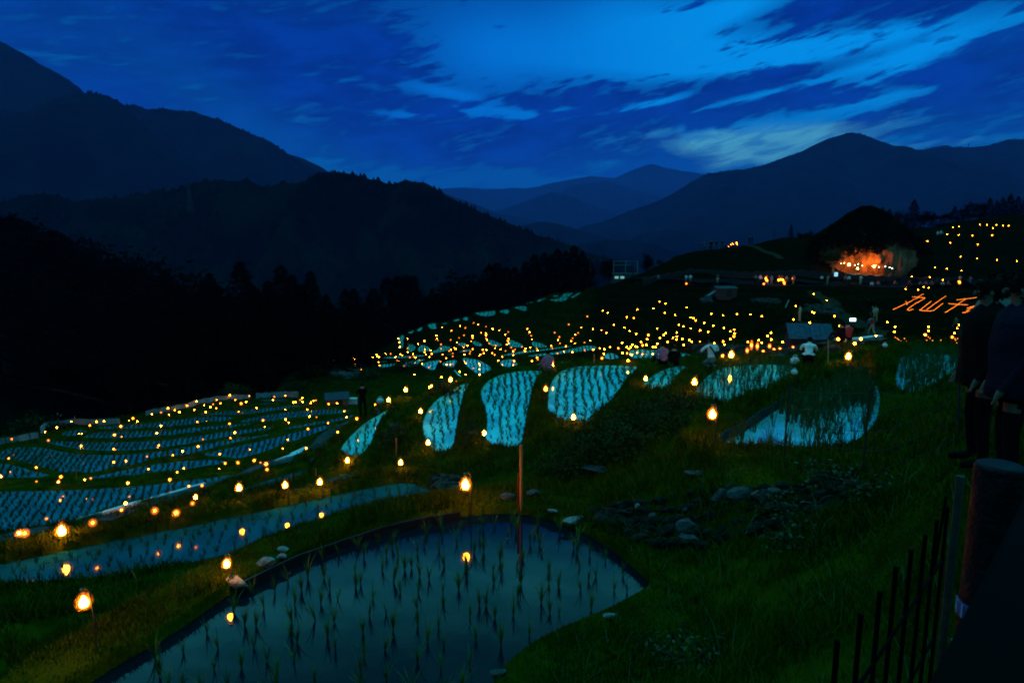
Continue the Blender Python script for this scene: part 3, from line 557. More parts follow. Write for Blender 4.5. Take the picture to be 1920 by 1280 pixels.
for i, (D, depth, amp, mk, pts) in enumerate(MTS):
    pts = np.array(pts, float); nx = 420
    px = np.linspace(pts[0, 0], pts[-1, 0], nx)
    py = np.interp(px, pts[:, 0], pts[:, 1])
    k = np.hanning(9); k /= k.sum(); py = np.convolve(np.pad(py, 4, 'edge'), k, 'valid')
    py = py - amp * (vnoise(px * .03, px * 0 + i, 40 + i, 5)) * 1.2
    rid = np.array([at_y(a, b_, D) for a, b_ in zip(px, py)])
    rows = []; T = np.r_[np.linspace(-1, 0, 10)[:-1], np.linspace(0, 1, 70)]
    for t in T:
        if t < 0: yy = rid[:, 1] - t * depth; zz = rid[:, 2] + (rid[:, 2] + 180) * t
        else:
            yy = rid[:, 1] - t * depth; zz = -180 + (rid[:, 2] + 180) * (1 - t) ** 1.15
            nz = vnoise(rid[:, 0] * 6 / depth + i * 3, yy * 2.5 / depth, 60 + i, 5)
            zz = zz + nz * (rid[:, 2] + 180) * .12 * min(1, t * 6) - abs(nz) * 0
        xx = rid[:, 0] * (yy / D if t > 0 else 1.0) ** 1 if False else rid[:, 0]
        rows.append(np.stack([xx, yy, zz], -1))
    Vm = np.array(rows).reshape(-1, 3); ii = np.arange(len(T) * nx).reshape(len(T), nx)
    Qm = np.stack([ii[:-1, :-1], ii[1:, :-1], ii[1:, 1:], ii[:-1, 1:]], -1).reshape(-1, 4)
    tag(link('mountain', fast_mesh('mountain', Vm, Qm, M_mt[0 if mk == 0 else (1 if mk == 1 else 2)], True, None, 4)), kind='structure')
    if i in (13, 11, 10, 4):    # tree crowns that roughen the ridge line
        cnt = {13: 3400, 11: 1000, 10: 1000, 4: 1500}[i]; g = np.random.default_rng(5 + i)
        u = g.integers(0, nx, cnt); t = np.abs(g.normal(0, .16 if i == 13 else .05, cnt)); t = np.clip(t, 0, .8)
        base = rid[u] + g.normal(0, 1, (cnt, 3)) * [D * .004, 0, 0]
        base[:, 2] = np.interp(base[:, 0], rid[:, 0], rid[:, 2])
        b0 = base.copy(); b0[:, 1] -= t * depth; b0[:, 2] = -180 + (base[:, 2] + 180) * (1 - t) ** 1.15
        hh = g.uniform(4, 9, cnt) * (1.0 if i == 13 else 1.7); ww = hh * g.uniform(.28, .6, cnt)
        Vt = []; 
        for kx, ky, kz in ((1, 0, 0), (-.5, .87, 0), (-.5, -.87, 0), (.7, 0, .5), (-.35, .6, .55), (-.35, -.6, .5), (0, 0, 1)):
            Vt.append(b0 + np.stack([ww * kx, ww * ky, hh * kz - 1.5], -1))
        Vt = np.stack(Vt, 1).reshape(-1, 3); o7 = (np.arange(cnt) * 7)[:, None, None]
        Ft = np.array([(0, 1, 4), (0, 4, 3), (1, 2, 5), (1, 5, 4), (2, 0, 3), (2, 3, 5), (3, 4, 6), (4, 5, 6), (5, 3, 6)])[None] + o7
        tag(link('forest', fast_mesh('forest', Vt, Ft.reshape(-1, 3), M_forest)), 'far-off wood of small trees covering the dark mountain ridge', 'forest', None, 'stuff')

# haze
hz = MB().box((0, 8000 - 500, 900), (23000, 17500, 2200)).obj('haze', mat('tmp', (0, 0, 0)))
hm = bpy.data.materials.new('haze_air'); hm.use_nodes = True; ht = NT(hm.node_tree); ht.n.clear()
vo = ht.new('ShaderNodeVolumePrincipled'); vo.inputs['Color'].default_value = (0.2, 0.22, 0.86, 1); vo.inputs['Density'].default_value = 6e-5
ho = ht.new('ShaderNodeOutputMaterial'); ht.l.new(vo.outputs[0], ho.inputs['Volume'])
hz.data.materials.clear(); hz.data.materials.append(hm)
tag(hz, 'pale blue evening haze filling the valley between the mountains', 'haze', None, 'stuff')
hm.cycles.homogeneous_volume = True
# ------------------------------------------------------------------ rice plants
M_rice = mat('rice_leaf', (0.035, 0.060, 0.005), 0.7, (0.014, 0.030, 0.003), 8, spec=.2)
M_grass = mat('grass_blades', (0.040, 0.062, 0.002), 0.8, (0.014, 0.023, 0.0008), 1.1, spec=0, attr=(0.07, 0.075, 0.008))
def tuft(n, h, spread, w, seed, seg=3):
    g = np.random.default_rng(seed); mb = MB()
    for i in range(n):
        th = g.uniform(0, 6.28); l = h * g.uniform(.6, 1.1); sp_ = spread * g.uniform(.2, 1.0); dx, dy = math.cos(th), math.sin(th)
        px_, py_ = -dy, dx; V = []; bend = g.uniform(.3, 1.6) * sp_
        for k in range(seg + 1):
            t = k / seg; o = t * sp_ * l + bend * l * t ** 3; z = l * (t - .25 * bend * t ** 3)
            ww = w * (1 - t) ** .7 + .0006
            V += [(dx * o + px_ * ww, dy * o + py_ * ww, z), (dx * o - px_ * ww, dy * o - py_ * ww, z)]
        mb.add(V, [(2 * k, 2 * k + 1, 2 * k + 3, 2 * k + 2) for k in range(seg)])
    return mb
M_rice1 = mat('seedling_leaf', (0.075, 0.13, 0.010), 0.6, (0.03, 0.07, 0.006), 8, spec=.2)
RV = [tuft(int(rng.integers(9, 17)), rng.uniform(.22, .31), .30, .0060, 100 + i).mesh('rice_seedling', M_rice1) for i in range(8)]
def rows(q, sx_, sy_, jit=.03, inner=.12, wave=.12):
    P = q['P']; c = P.mean(0); a = math.atan2(c[0], c[1]); 
    if q['wk'] in ('left', 'left2'): a += .12
    ex, ey = np.array([math.cos(a), -math.sin(a)]), np.array([math.sin(a), math.cos(a)])
    L = (P - c) @ np.c_[ex, ey]; lo_, hi_ = L.min(0), L.max(0)
    u, v = np.meshgrid(np.arange(lo_[0], hi_[0], sx_), np.arange(lo_[1], hi_[1], sy_))
    g = np.random.default_rng(int(abs(c[0] * 100)) + 3); u = u + g.normal(0, jit, u.shape); v = v + g.normal(0, jit, v.shape)
    u = u + wave * np.sin(v * .5 + c[0]) + wave * .3 * np.sin(v * 1.3)
    pts = c + u.reshape(-1, 1) * ex + v.reshape(-1, 1) * ey
    d = sdist(P, pts[:, 0], pts[:, 1]); return pts[d < -inner]
def blade_field(name, pts, z, n, h, w, mat_, lean=.35, seed=1, attr=None, faces_cam=.0):
    "many thin bent blades, merged"
    g = np.random.default_rng(seed); N = len(pts)
    P = np.repeat(np.c_[pts, z if not np.isscalar(z) else np.full(N, z)], n, 0); M = len(P)
    hh = np.repeat(np.broadcast_to(h, N), n) * g.uniform(.55, 1.15, M); ww = np.repeat(np.broadcast_to(w, N), n)
    th = g.uniform(0, 6.283, M); le = lean * g.uniform(.1, 1, M) * hh
    rt = np.hypot(P[:, 0], P[:, 1]); fx, fy = P[:, 1] / rt, -P[:, 0] / rt   # broadly sideways width
    tw = g.uniform(-.9, .9, M); bx, by = fx * np.cos(tw) - fy * np.sin(tw), fx * np.sin(tw) + fy * np.cos(tw)
    dx, dy = np.cos(th), np.sin(th); sp_ = .03 if n > 1 else 0
    B = P + np.stack([dx * sp_ * .5, dy * sp_ * .5, np.zeros(M) - .01], -1)
    mid = B + np.stack([dx * le * .35, dy * le * .35, hh * .6], -1); tip = B + np.stack([dx * le * 1.2, dy * le * 1.2, hh * .97], -1)
    W_ = np.stack([bx * ww, by * ww, np.zeros(M)], -1)
    V = np.stack([B - W_, B + W_, mid + W_ * .8, mid - W_ * .8, tip], 1).reshape(-1, 3)
    o = (np.arange(M) * 5)[:, None, None]; T = (np.array([(0, 1, 2), (0, 2, 3), (3, 2, 4)])[None] + o).reshape(-1, 3)
    sh = None if attr is None else np.repeat(g.random(M) ** 4 * attr, 5)
    return link(name, fast_mesh(name, V, T, mat_, False, sh))
# plants of the nearest pool: the 300 that show largest are things of their own
singles = []; rest = []
for q in POLY:
    if q['nm'] == 'near':
        pts = rows(q, .29, .33, .07, .15, .05); singles += [(p, q['z']) for p in pts]
    elif q['nm'] == 'strip':
        pts = rows(q, .30, .36, .04, .15, .06); rest.append((q, pts))
    elif q['nm'] == 'left': rest.append((q, rows(q, .32, .22, .035, .12, .05)))
    elif q['nm'] == 'crescent': rest.append((q, rows(q, .33, .22, .045, .12, .10)))
    elif q['nm'] == 'far': rest.append((q, rows(q, .45, .35, .04, .15, .1)))
    elif q['nm'] == 'ridge': rest.append((q, rows(q, .8, .6, .05, .3)))
def in_view(p, z, m=30):
    d = np.array([p[0], p[1], z]); f = cp * d[1] - sp * d[2]; 
    if f <= .1: return False
    X_ = 960 + F * d[0] / f; Y_ = 640 - F * (sp * d[1] + cp * d[2]) / f
    return -m < X_ < 1920 + m and -m < Y_ < 1280 + m
singles = [s_ for s_ in singles if in_view(s_[0], s_[1])]
singles.sort(key=lambda s_: s_[0][0] ** 2 + s_[0][1] ** 2)
left_over = singles[296:]; singles = singles[:296]
for i, (p, z) in enumerate(singles):
    o = link('rice_seedling', RV[i % 8]); s_ = rng.uniform(.8, 1.15); o.scale = (s_, s_, s_ * rng.uniform(.9, 1.1))
    o.location = (p[0], p[1], z - .01); o.rotation_euler = (rng.normal(0, .06), rng.normal(0, .06), rng.uniform(0, 6.28))
    f_ = cp * p[1] - sp * z; X_ = 960 + F * p[0] / f_; Y_ = 640 - F * (sp * p[1] + cp * z) / f_
    wh = ('left' if X_ < 560 else 'centre left' if X_ < 760 else 'centre' if X_ < 930 else 'right'); rw_ = ('by the far bank' if Y_ < 1050 else 'in the middle' if Y_ < 1150 else 'close to the viewer')
    tag(o, 'thin rice tuft %s of the nearest pool, %s part' % (rw_, wh), 'rice seedling', 'rice seedlings in the nearest pool, %s, %s' % (rw_, wh))
RP = []; RZ = []; RN = []; RH = []; RW = []
for q, pts in rest:
    n = len(pts); dist = np.hypot(*pts.T) if n else np.zeros(0)
    vis = np.array([in_view(p, q['z']) for p in pts], bool) if n else np.zeros(0, bool)
    pts, dist = pts[vis], dist[vis]
    RP.append(pts); RZ.append(np.full(len(pts), q['z'])); hh = {'strip': .26, 'left': .22, 'crescent': .22, 'far': .2, 'ridge': .2}[q['nm']]
    RH.append(np.full(len(pts), hh)); RW.append(np.clip(dist * .0005, .008, .028))
RP = np.concatenate(RP); RZ = np.concatenate(RZ); RH = np.concatenate(RH); RW = np.concatenate(RW)
if left_over:
    lp = np.array([p for p, z in left_over]); RP = np.r_[RP, lp]; RZ = np.r_[RZ, np.full(len(lp), -4.0)]; RH = np.r_[RH, np.full(len(lp), .22)]; RW = np.r_[RW, np.full(len(lp), .006)]
print('rice', len(RP))
tag(blade_field('rice_seedlings', RP, RZ, 5, RH, RW, M_rice, .6, 5), 'rows of small rice seedlings planted across all the flooded pools', 'rice seedlings', None, 'stuff')
# tall rice of the right-hand pools
TP = []; TZ = []
for q in POLY:
    if q['nm'] == 'grassy':
        pts = rows(q, .15, .13, .04, .05, .05); z = q['z']
        pr = np.array([(960 + F * p[0] / (cp * p[1] - sp * z), 640 - F * (sp * p[1] + cp * z) / (cp * p[1] - sp * z)) for p in pts])
        g = np.random.default_rng(8)
        if z == -4.0: keep = (g.random(len(pts)) < .30)
        elif z == -3.2: keep = (pr[:, 1] < 782 + 22 * np.sin(pr[:, 0] * .03)) | (g.random(len(pts)) < .2) | (pr[:, 0] > 1618)
        else: keep = (g.random(len(pts)) < .42)
        TP.append(pts[keep]); TZ.append(np.full(keep.sum(), z))
TP = np.concatenate(TP); TZ = np.concatenate(TZ)
tag(blade_field('rice_plants', TP, TZ, 6, .50, .0065, M_rice, .5, 6), 'dense taller green rice filling the right-hand pools', 'rice plants', None, 'stuff')

# ------------------------------------------------------------------ grass on the banks
def grass(n, r0, r1, h, wk, seed, nb=1, az0=-46, az1=46, pred=None):
    g = np.random.default_rng(seed); r = np.exp(g.uniform(math.log(r0), math.log(r1), n)); a = g.uniform(R(az0), R(az1), n)
    x, y = r * np.sin(a), r * np.cos(a); d = dwat(x, y); z = ground(x, y)
    k = d > .06
    if pred is not None: k &= pred(x, y, z, d)
    x, y, z, r, d = x[k], y[k], z[k], r[k], d[k]
    cl = vnoise(x * .8, y * .8, 31, 3); hh = h * (1 + .7 * cl) * np.clip(.45 + d * .5, .4, 1.3) * np.clip(r / 6, .75, 3)
    k = (g.random(len(x)) < .75 + .6 * vnoise(x * 1.4, y * 1.4, 77, 2)) & (g.random(len(x)) > far_dark(x, y) * .93) & ((r < 30) | (d > .5))
    return np.c_[x, y][k], z[k], np.maximum(hh[k], .04), (wk * r)[k]
G1 = grass(230000, 2.6, 9, .10, .00055, 1, az0=-44, az1=46); G2 = grass(210000, 9, 26, .10, .00055, 2); G3 = grass(130000, 26, 110, .10, .0006, 3)
G5 = grass(260000, 8, 36, .17, .0006, 4, pred=lambda x, y, z, d: (d < .45) & (d > .02))
gp = np.r_[G1[0], G2[0], G5[0], G3[0]]; gz = np.r_[G1[1], G2[1], G5[1], G3[1]]; gh = np.r_[G1[2], G2[2], G5[2], G3[2]]; gw = np.r_[G1[3], G2[3], G5[3], G3[3]]; print('fringe', len(G5[2]))
gh = np.minimum(gh, np.r_[np.full(len(G1[2]), .2), np.full(len(G2[2]), .2), np.full(len(G5[2]), .26), np.full(len(G3[2]), .16)])
tag(blade_field('grass', gp, gz, 1, gh, gw, M_grass, .9, 9, attr=1.0), 'short rough grass covering the banks between the pools', 'grass', None, 'stuff')
# long pale blades in the near right slope
G4 = grass(900, 3.2, 9, .2, .00045, 11, az0=2, az1=44)
M_dry = mat('long_grass', (0.06, 0.08, 0.02), .6, (0.03, 0.04, 0.01), 5)
tag(blade_field('grass', G4[0], G4[1], 2, np.minimum(G4[2], .35), G4[3], M_dry, 1.6, 12), 'scattered long bent grass blades on the near slope', 'grass', None, 'stuff')
# ------------------------------------------------------------------ leafy plants
M_leaf = mat('shrub_leaf', (0.016, 0.032, 0.004), .6, (0.007, 0.014, 0.002), 6, spec=.05)
M_leaf2 = mat('vine_leaf', (0.022, 0.042, 0.008), .5, (0.010, 0.02, 0.004), 6, spec=.2)
M_bark = mat('bark', (0.03, 0.022, 0.016), .95, (0.015, 0.011, 0.008), 6, bump=.5, bscale=30)
def leaves(cen, rad, n, size, seed, shell=.5):
    g = np.random.default_rng(seed); v = g.normal(size=(n, 3)); v /= np.linalg.norm(v, axis=1)[:, None]; v[:, 2] = np.abs(v[:, 2]) if shell > .8 else v[:, 2]
    rr_ = (shell + (1 - shell) * g.random(n)) * (1 + .25 * np.sin(v[:, 0] * 5 + v[:, 1] * 4 + seed) + .2 * np.sin(v[:, 2] * 7 + v[:, 1] * 6))
    P = np.array(cen) + v * rr_[:, None] * np.array(rad)
    a = g.normal(size=(n, 3)); a /= np.linalg.norm(a, axis=1)[:, None]; b = np.cross(a, v + g.normal(0, .5, (n, 3))); b /= np.linalg.norm(b, axis=1)[:, None] + 1e-9
    s_ = size * g.uniform(.5, 1.3, n)[:, None]
    V = np.stack([P - a * s_, P + b * s_ * .45, P + a * s_, P - b * s_ * .45], 1).reshape(-1, 3)
    T = np.arange(4 * n).reshape(n, 4); return V, T
def shrub(name, px, py, rad, n, size, label, cat, seed, m=None, group=None):
    p = hit(px, py); root = empty(name, p); tag(root, label, cat, group)
    V, T = leaves((0, 0, rad[2] * .45), rad, n, size, seed)
    link('foliage', fast_mesh('foliage', V, T, m or M_leaf, fsize=4), root)
    st = MB()
    for k in range(5):
        th = k * 1.3 + seed; st.tube([(0, 0, -.1), (math.cos(th) * rad[0] * .3, math.sin(th) * rad[1] * .3, rad[2] * .4), (math.cos(th) * rad[0] * .7, math.sin(th) * rad[1] * .7, rad[2] * .8)], [.02, .012, .004], 5)
    st.obj('stems', M_bark, root); return root
shrub('shrub', 1150, 862, (1.2, 1.1, .62), 6500, .035, 'large leafy shrub on the slope below the big crescent pool with the lantern', 'shrub', 3)
shrub('shrub', 1225, 815, (1.1, 1.2, .5), 5000, .035, 'leafy shrub just left of the tall lantern by the corrugated edging', 'shrub', 4)
shrub('shrub', 1080, 890, (1.0, .8, .35), 2400, .035, 'low spreading shrub in front of the big crescent pool', 'shrub', 5)
shrub('shrub', 882, 822, (.35, 1.2, .35), 1600, .04, 'dark shrub on the bank between the second and third crescent pools', 'shrub', 6)
shrub('shrub', 745, 825, (.6, 1.2, .4), 1600, .05, 'dark shrub right of the narrow leftmost crescent pool', 'shrub', 7)
shrub('shrub', 1275, 775, (.7, .8, .35), 2200, .035, 'small shrub between the two bright lanterns left of the grassy pool', 'shrub', 8)
for i, (x, y, lb) in enumerate([(1560, 900, 'patch of broad vine leaves hanging over the right end of the stone wall'), (1480, 960, 'dark creeping vine low on the stone wall'), (1500, 1020, 'clump of broad-leaved weeds in the grass below the stone wall'), (1290, 1240, 'clump of broad-leaved weeds near the bottom edge of the grass slope'), (1660, 930, 'creeping vine on the bank right of the stone wall')]):
    shrub('creeping_plant', x, y, (.6, .35, .18), 420, .032, lb, 'plant', 20 + i, M_leaf2)
for i, (x, y) in enumerate([(835, 738), (300, 752), (250, 765), (600, 700), (690, 710), (60, 805), (555, 733), (440, 742), (760, 690)]):
    shrub('shrub', x, y, (2.0 if x != 835 else .9, 1.5 if x != 835 else .8, 1.0 if x != 835 else .4), 900, .14 if x != 835 else .06, ['dark bush in the hollow behind the second crescent pool', 'dark bush beyond the white sheet at the far rim of the left pools', 'low bush beyond the bend of the white sheet', 'low bush on the bank under the farthest left lanterns', 'dark bush beside the steps above the small shed', 'bush behind the left end of the white sheet', 'bush behind the right end of the white sheet', 'small bush behind the middle of the white sheet', 'dark bush below the lone left pool'][i], 'bush', 40 + i, None, 'bushes round the rim of the pools')

# ------------------------------------------------------------------ trees
M_cedar = mat('cedar_foliage', (0.0022, 0.003, 0.001), .9, (0.0012, 0.0015, 0.0006), 3, spec=0)
def cedar_meshes(seed):
    g = np.random.default_rng(seed); tr = MB().tube([(0, 0, -.1), (0, 0, .5), (.003, 0, .98)], [.016, .011, .002], 6)
    n = 1500; t = g.random(n) ** .8; z = .1 + .9 * t; lump = 1 + .22 * np.sin(z * 40 + seed) + g.normal(0, .12, n)
    r = (.19 * (1 - t) ** .75 + .008) * lump * g.uniform(.35, 1, n) ** .5; th = g.uniform(0, 6.283, n)
    r *= 1 + .2 * np.sin(th * 3 + z * 9 + seed)
    P = np.stack([r * np.cos(th), r * np.sin(th), z - r * .3], -1); s_ = g.uniform(.014, .035, n)[:, None] * (1.1 - t * .6)[:, None]
    o = np.stack([np.cos(th), np.sin(th), g.uniform(-.9, .2, n)], -1); w_ = np.stack([-np.sin(th), np.cos(th), g.normal(0, .4, n)], -1)
    V = np.stack([P - o * s_ * .6, P + w_ * s_ * .7, P + o * s_ * 1.3, P - w_ * s_ * .7], 1).reshape(-1, 3)
    return tr.mesh('trunk', M_bark), fast_mesh('crown', V, np.arange(4 * n).reshape(n, 4), M_cedar, fsize=4)
def broad_meshes(seed):
    g = np.random.default_rng(seed); tr = MB().tube([(0, 0, -.1), (.01, 0, .3), (.0, .02, .6)], [.03, .02, .01], 6)
    Vs = []; 
    for k in range(9):
        c = (g.normal(0, .16), g.normal(0, .16), .35 + .5 * g.random()); tr.tube([(0, 0, .25), (c[0] * .6, c[1] * .6, c[2] * .8), c], [.012, .008, .003], 4)
        v, _ = leaves(c, (.2, .2, .16), 260, .026, seed * 10 + k, .35); Vs.append(v)
    V = np.concatenate(Vs); return tr.mesh('trunk', M_bark), fast_mesh('crown', V, np.arange(len(V)).reshape(-1, 4), M_cedar, fsize=4)
CED = [cedar_meshes(i) for i in range(5)]; BRD = [broad_meshes(i) for i in range(3)]
def ordn(n):
    w = ['first', 'second', 'third', 'fourth', 'fifth', 'sixth', 'seventh', 'eighth', 'ninth', 'tenth', 'eleventh', 'twelfth', 'thirteenth', 'fourteenth', 'fifteenth', 'sixteenth', 'seventeenth', 'eighteenth', 'nineteenth']
    tens = {20: 'twentieth', 30: 'thirtieth', 40: 'fortieth', 50: 'fiftieth', 60: 'sixtieth', 70: 'seventieth', 80: 'eightieth', 90: 'ninetieth'}
    tn = {20: 'twenty', 30: 'thirty', 40: 'forty', 50: 'fifty', 60: 'sixty', 70: 'seventy', 80: 'eighty', 90: 'ninety'}
    if n < 20: return w[n - 1]
    if n in tens: return tens[n]
    return tn[n // 10 * 10] + '-' + w[n % 10 - 1]
def tree(px, py, D, kind='cedar', label='', group=None, fat=1.0):
    top = at_y(px, py, D); g0 = float(ground(top[0], top[1])) if math.hypot(top[0], top[1]) < 329 else top[2] - 20
    h = max(2.5, top[2] - g0); tr, cr_ = random.choice(CED if kind == 'cedar' else BRD)
    root = empty('cedar_tree' if kind == 'cedar' else 'broadleaf_tree', (top[0], top[1], top[2] - h), random.uniform(0, 6.28)); 
    for nm, me in (('trunk', tr), ('crown', cr_)):
        c = link(nm, me, root); w = h * fat * (1.0 if kind == 'cedar' else 1.0); c.scale = (w, w, h)
    tag(root, label, 'tree', group); return root
LT = [(449,490,105),(392,513,100),(525,497,100),(547,515,96),(582,508,98),(612,551,92),(647,542,108),(663,540,112),(310,505,120),(255,508,125),(480,540,92),(430,560,88),(500,575,86),(560,570,86),(350,555,95),(610,600,80),(640,610,84),(690,560,105)]
LT2 = [(726,519,150),(745,517,152),(760,515,150),(775,517,150),(822,523,150),(855,511,150),(888,508,150),(917,495,150),(932,493,150),(950,500,148),(965,501,148),(986,491,146),(1003,477,146),(1021,474,146),(1034,478,145),(1045,466,146),(1061,470,145),(1076,460,144),(1092,471,142),(1105,484,138),(700,540,140),(800,535,145),(840,530,140),(875,530,138),(905,525,136),(945,520,136),(980,515,134),(1015,505,134),(1050,495,134),(1080,492,134),(1100,500,130)]
RT = [(1655,389,150),(1668,392,152),(1695,396,150),(1715,374,152),(1735,395,155),(1752,398,155),(1768,402,155),(1778,396,158),(1791,386,158),(1802,392,160),(1813,386,160),(1828,378,165),(1845,380,165),(1857,371,168),(1870,376,168),(1881,370,170),(1896,363,170),(1910,368,172),(1926,366,175),(1945,360,178)]
for i, t in enumerate(LT): tree(*t, 'cedar', '%s tall dark cedar from the left in the nearest wood beyond the left pools' % ordn(1 + sorted(x[0] for x in LT).index(t[0])), 'cedars beyond the left pools', 1.25)
xs2 = sorted(x[0] for x in LT2)
for i, t in enumerate(LT2): tree(*t, 'cedar' if t[0] not in (822, 855, 888, 800, 875) else 'broad', '%s tree from the left in the dark row behind the ridge of pools' % ordn(1 + xs2.index(t[0])), 'trees behind the ridge of pools', 1.3)
xs3 = sorted(x[0] for x in RT)
for i, t in enumerate(RT): tree(*t, 'cedar' if i not in (2, 4, 7, 11) else 'broad', '%s tree from the left on the skyline right of the lit boulder' % ordn(1 + xs3.index(t[0])), 'trees on the right skyline', 1.5)
tree(1139, 480, 122, 'broad', 'round dark tree left of the pale roadside building', None, .9)
tree(1214, 474, 124, 'broad', 'small round dark tree right of the street lamp', None, .9)
tree(1484, 420, 146, 'cedar', 'lone pine with layered crown left of the lit boulder', None, .9)
for k, (x, y) in enumerate([(1500, 434), (1512, 436), (1523, 433)]): tree(x, y, 150, 'broad', 'low dark tree, %s of three between the lone pine and the boulder' % ordn(k + 1), 'low trees beside the lone pine')
# the rest of the near wood, filling the dark hillside on the left
sky_l = np.array([(-120, 380), (0, 387), (60, 400), (110, 430), (150, 450), (200, 480), (255, 508), (310, 512), (392, 525), (450, 520), (520, 520), (582, 530), (612, 560), (690, 585), (740, 600)], float)
g = np.random.default_rng(55); cand = []
while len(cand) < 190:
    px_ = g.uniform(-100, 700); top_ = np.interp(px_, sky_l[:, 0], sky_l[:, 1]); py_ = top_ + abs(g.normal(0, 1)) * 55 + 4
    D = np.interp(py_, [380, 520, 600, 660], [170, 112, 84, 66]) * g.uniform(.95, 1.05)
    p = at_y(px_, py_, D)
    if p[2] - ground(p[0], p[1]) > 5 and py_ < 690: cand.append((px_, py_, D))
cand.sort()
for i, c in enumerate(cand): tree(*c, 'cedar' if g.random() < .7 else 'broad', 'dark tree in the black wood on the left hillside, %s from the left' % ordn(i + 1) if i < 99 else 'dark tree low in the wood above the left pools, %s from the left' % ordn(i - 98), 'trees of the left hillside wood', g.uniform(1.2, 1.7))
# ------------------------------------------------------------------ lanterns
M_core = emat('lantern_flame', (1.0, 0.23, 0.007), 130.0)
M_corew = emat('lantern_flame_white', (1.0, 0.30, 0.014), 240.0)
M_bottle_halo = halo_mat('lantern_bottle_halo', (1.0, 0.22, 0.003), 1.9, 0.33)
M_halo = halo_mat('lantern_halo', (1.0, 0.19, 0.004), 2.0, 0.5)
M_red = emat('lantern_flame_red', (1.0, 0.13, 0.008), 70.0)
M_stake = mat('dark_stake', (0.03, 0.025, 0.02), .8, (0.015, 0.012, 0.01), 20)
M_cap = mat('bottle_cap', (0.25, 0.14, 0.05), .4, (0.15, 0.08, 0.03), 9)
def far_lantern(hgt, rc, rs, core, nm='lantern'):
    mb = MB(); mb.tube([(0, 0, -.7), (0, 0, hgt + .04)], .012, 4, 0); mb.ico((0, 0, hgt), rc * .9, 1, 1); mb.ico((0, 0, hgt), rs * 1.1, 3, 2, scl=(1, 1, 1.1))  # outer sphere is an added halo around the flame
    return mb.mesh(nm, [M_stake, core, M_halo], True)
M_dim = emat('lantern_flame_dim', (1.0, 0.18, 0.005), 32.0); M_hot = emat('lantern_flame_hot', (1.0, 0.30, 0.02), 260.0)
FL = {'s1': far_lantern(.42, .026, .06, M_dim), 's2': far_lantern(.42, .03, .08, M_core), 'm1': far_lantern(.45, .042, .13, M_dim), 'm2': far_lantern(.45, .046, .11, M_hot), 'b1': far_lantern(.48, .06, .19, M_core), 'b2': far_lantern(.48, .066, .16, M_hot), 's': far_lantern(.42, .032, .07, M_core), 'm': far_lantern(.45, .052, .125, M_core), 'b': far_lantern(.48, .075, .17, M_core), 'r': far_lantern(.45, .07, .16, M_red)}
def near_lantern(px, py, py0, label, core='w', big=1.0, p=None, lean=0.0, power=3.0, group='lanterns on hooked stakes near the path'):
    hgt = .62
    if p is None: p, hgt = foot(px, py, py0)
    root = empty('lantern', p, rng.uniform(0, 6.28) if big < 1.4 else 0.0); tag(root, label, 'lantern', group)
    k = big
    MB().tube([(.055 * k, 0, -.2), (.055 * k + lean, 0, hgt * .6), (.055 * k, 0, hgt + .10 * k), (.03 * k, 0, hgt + .13 * k), (0, 0, hgt + .115 * k)], .006 * k + .003, 6).obj('stake', M_stake, root)
    bo = MB().lathe([(.002, -.105), (.04, -.10), (.072, -.075), (.088, -.03), (.088, 0.01), (.07, .05), (.038, .085), (.02, .10), (.018, .115), (.001, .115)], 24).obj('bottle_halo', M_bottle_halo, root, True)  # bottle shape with its glow painted on as a soft halo
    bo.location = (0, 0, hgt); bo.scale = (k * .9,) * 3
    fl = MB().lathe([(.001, -.038), (.022, -.03), (.029, -.008), (.022, .016), (.010, .036), (.001, .048)], 10).obj('flame', M_red if core == 'r' else M_corew, root, True); fl.location = (0, 0, hgt - .01 * k); fl.scale = (k * 1.3,) * 3
    cp_ = MB().lathe([(.001, .118), (.022, .118), (.022, .096), (.001, .096)], 10).obj('cap', M_cap, root); cp_.location = (0, 0, hgt); cp_.scale = (k,) * 3
    return root
# lantern in the nearest pool: stands in the water by its far bank
pA = at_z(883, 977, -4.0)
near_lantern(0, 0, .62, 'brightest bottle lantern, hooked on a stake standing in the nearest pool', big=1.45, p=(pA[0] - .08, pA[1], -4.0), power=7)
near_lantern(167, 1126, 1222, 'bright lantern on a leaning stake at the lower left before the long strip pool', big=1.1, power=4.5, lean=.03)
near_lantern(1333, 775, 838, 'bright lantern on a tall stake beside the corrugated edging', big=1.3, power=7)
near_lantern(1301, 715, 746, 'bright lantern at the left edge of the grassy pool', big=1.5, power=8)
near_lantern(1589, 667, 691, 'bright lantern right of the crouching man in white', big=1.5, power=9)
near_lantern(1075, 781, 802, 'lantern standing in the water of the biggest crescent pool', big=1.3, power=3)
near_lantern(1210, 709, 729, 'lantern between the biggest crescent pool and the smallest', big=1.2, power=4)
near_lantern(1035, 683, 698, 'lantern on the bank above the gap between the two biggest crescent pools', big=1.5, power=6)
near_lantern(1023, 728, 753, 'red-orange lantern between the two biggest crescent pools', 'r', 1.5, power=4)
near_lantern(908, 811, 836, 'lantern at the left edge of the third crescent pool', big=1.3, power=5)
near_lantern(789, 770, 795, 'lantern at the upper left edge of the second crescent pool', big=1.5, power=6)
near_lantern(803, 829, 852, 'lantern at the lower left edge of the second crescent pool', big=1.4, power=5)
near_lantern(752, 866, 894, 'lantern below the wooden stake between the crescents and the strip pools', big=1.3, power=4)
near_lantern(652, 862, 880, 'lantern at the lower tip of the leftmost crescent pool', big=1.6, power=6)
near_lantern(601, 902, 932, 'lantern on a tall thin stake at the right end of the narrow strip pools', big=1.4, power=4)
near_lantern(536, 908, 936, 'lantern left of the thin bamboo stake between the narrow strip pools', big=1.4, power=4)
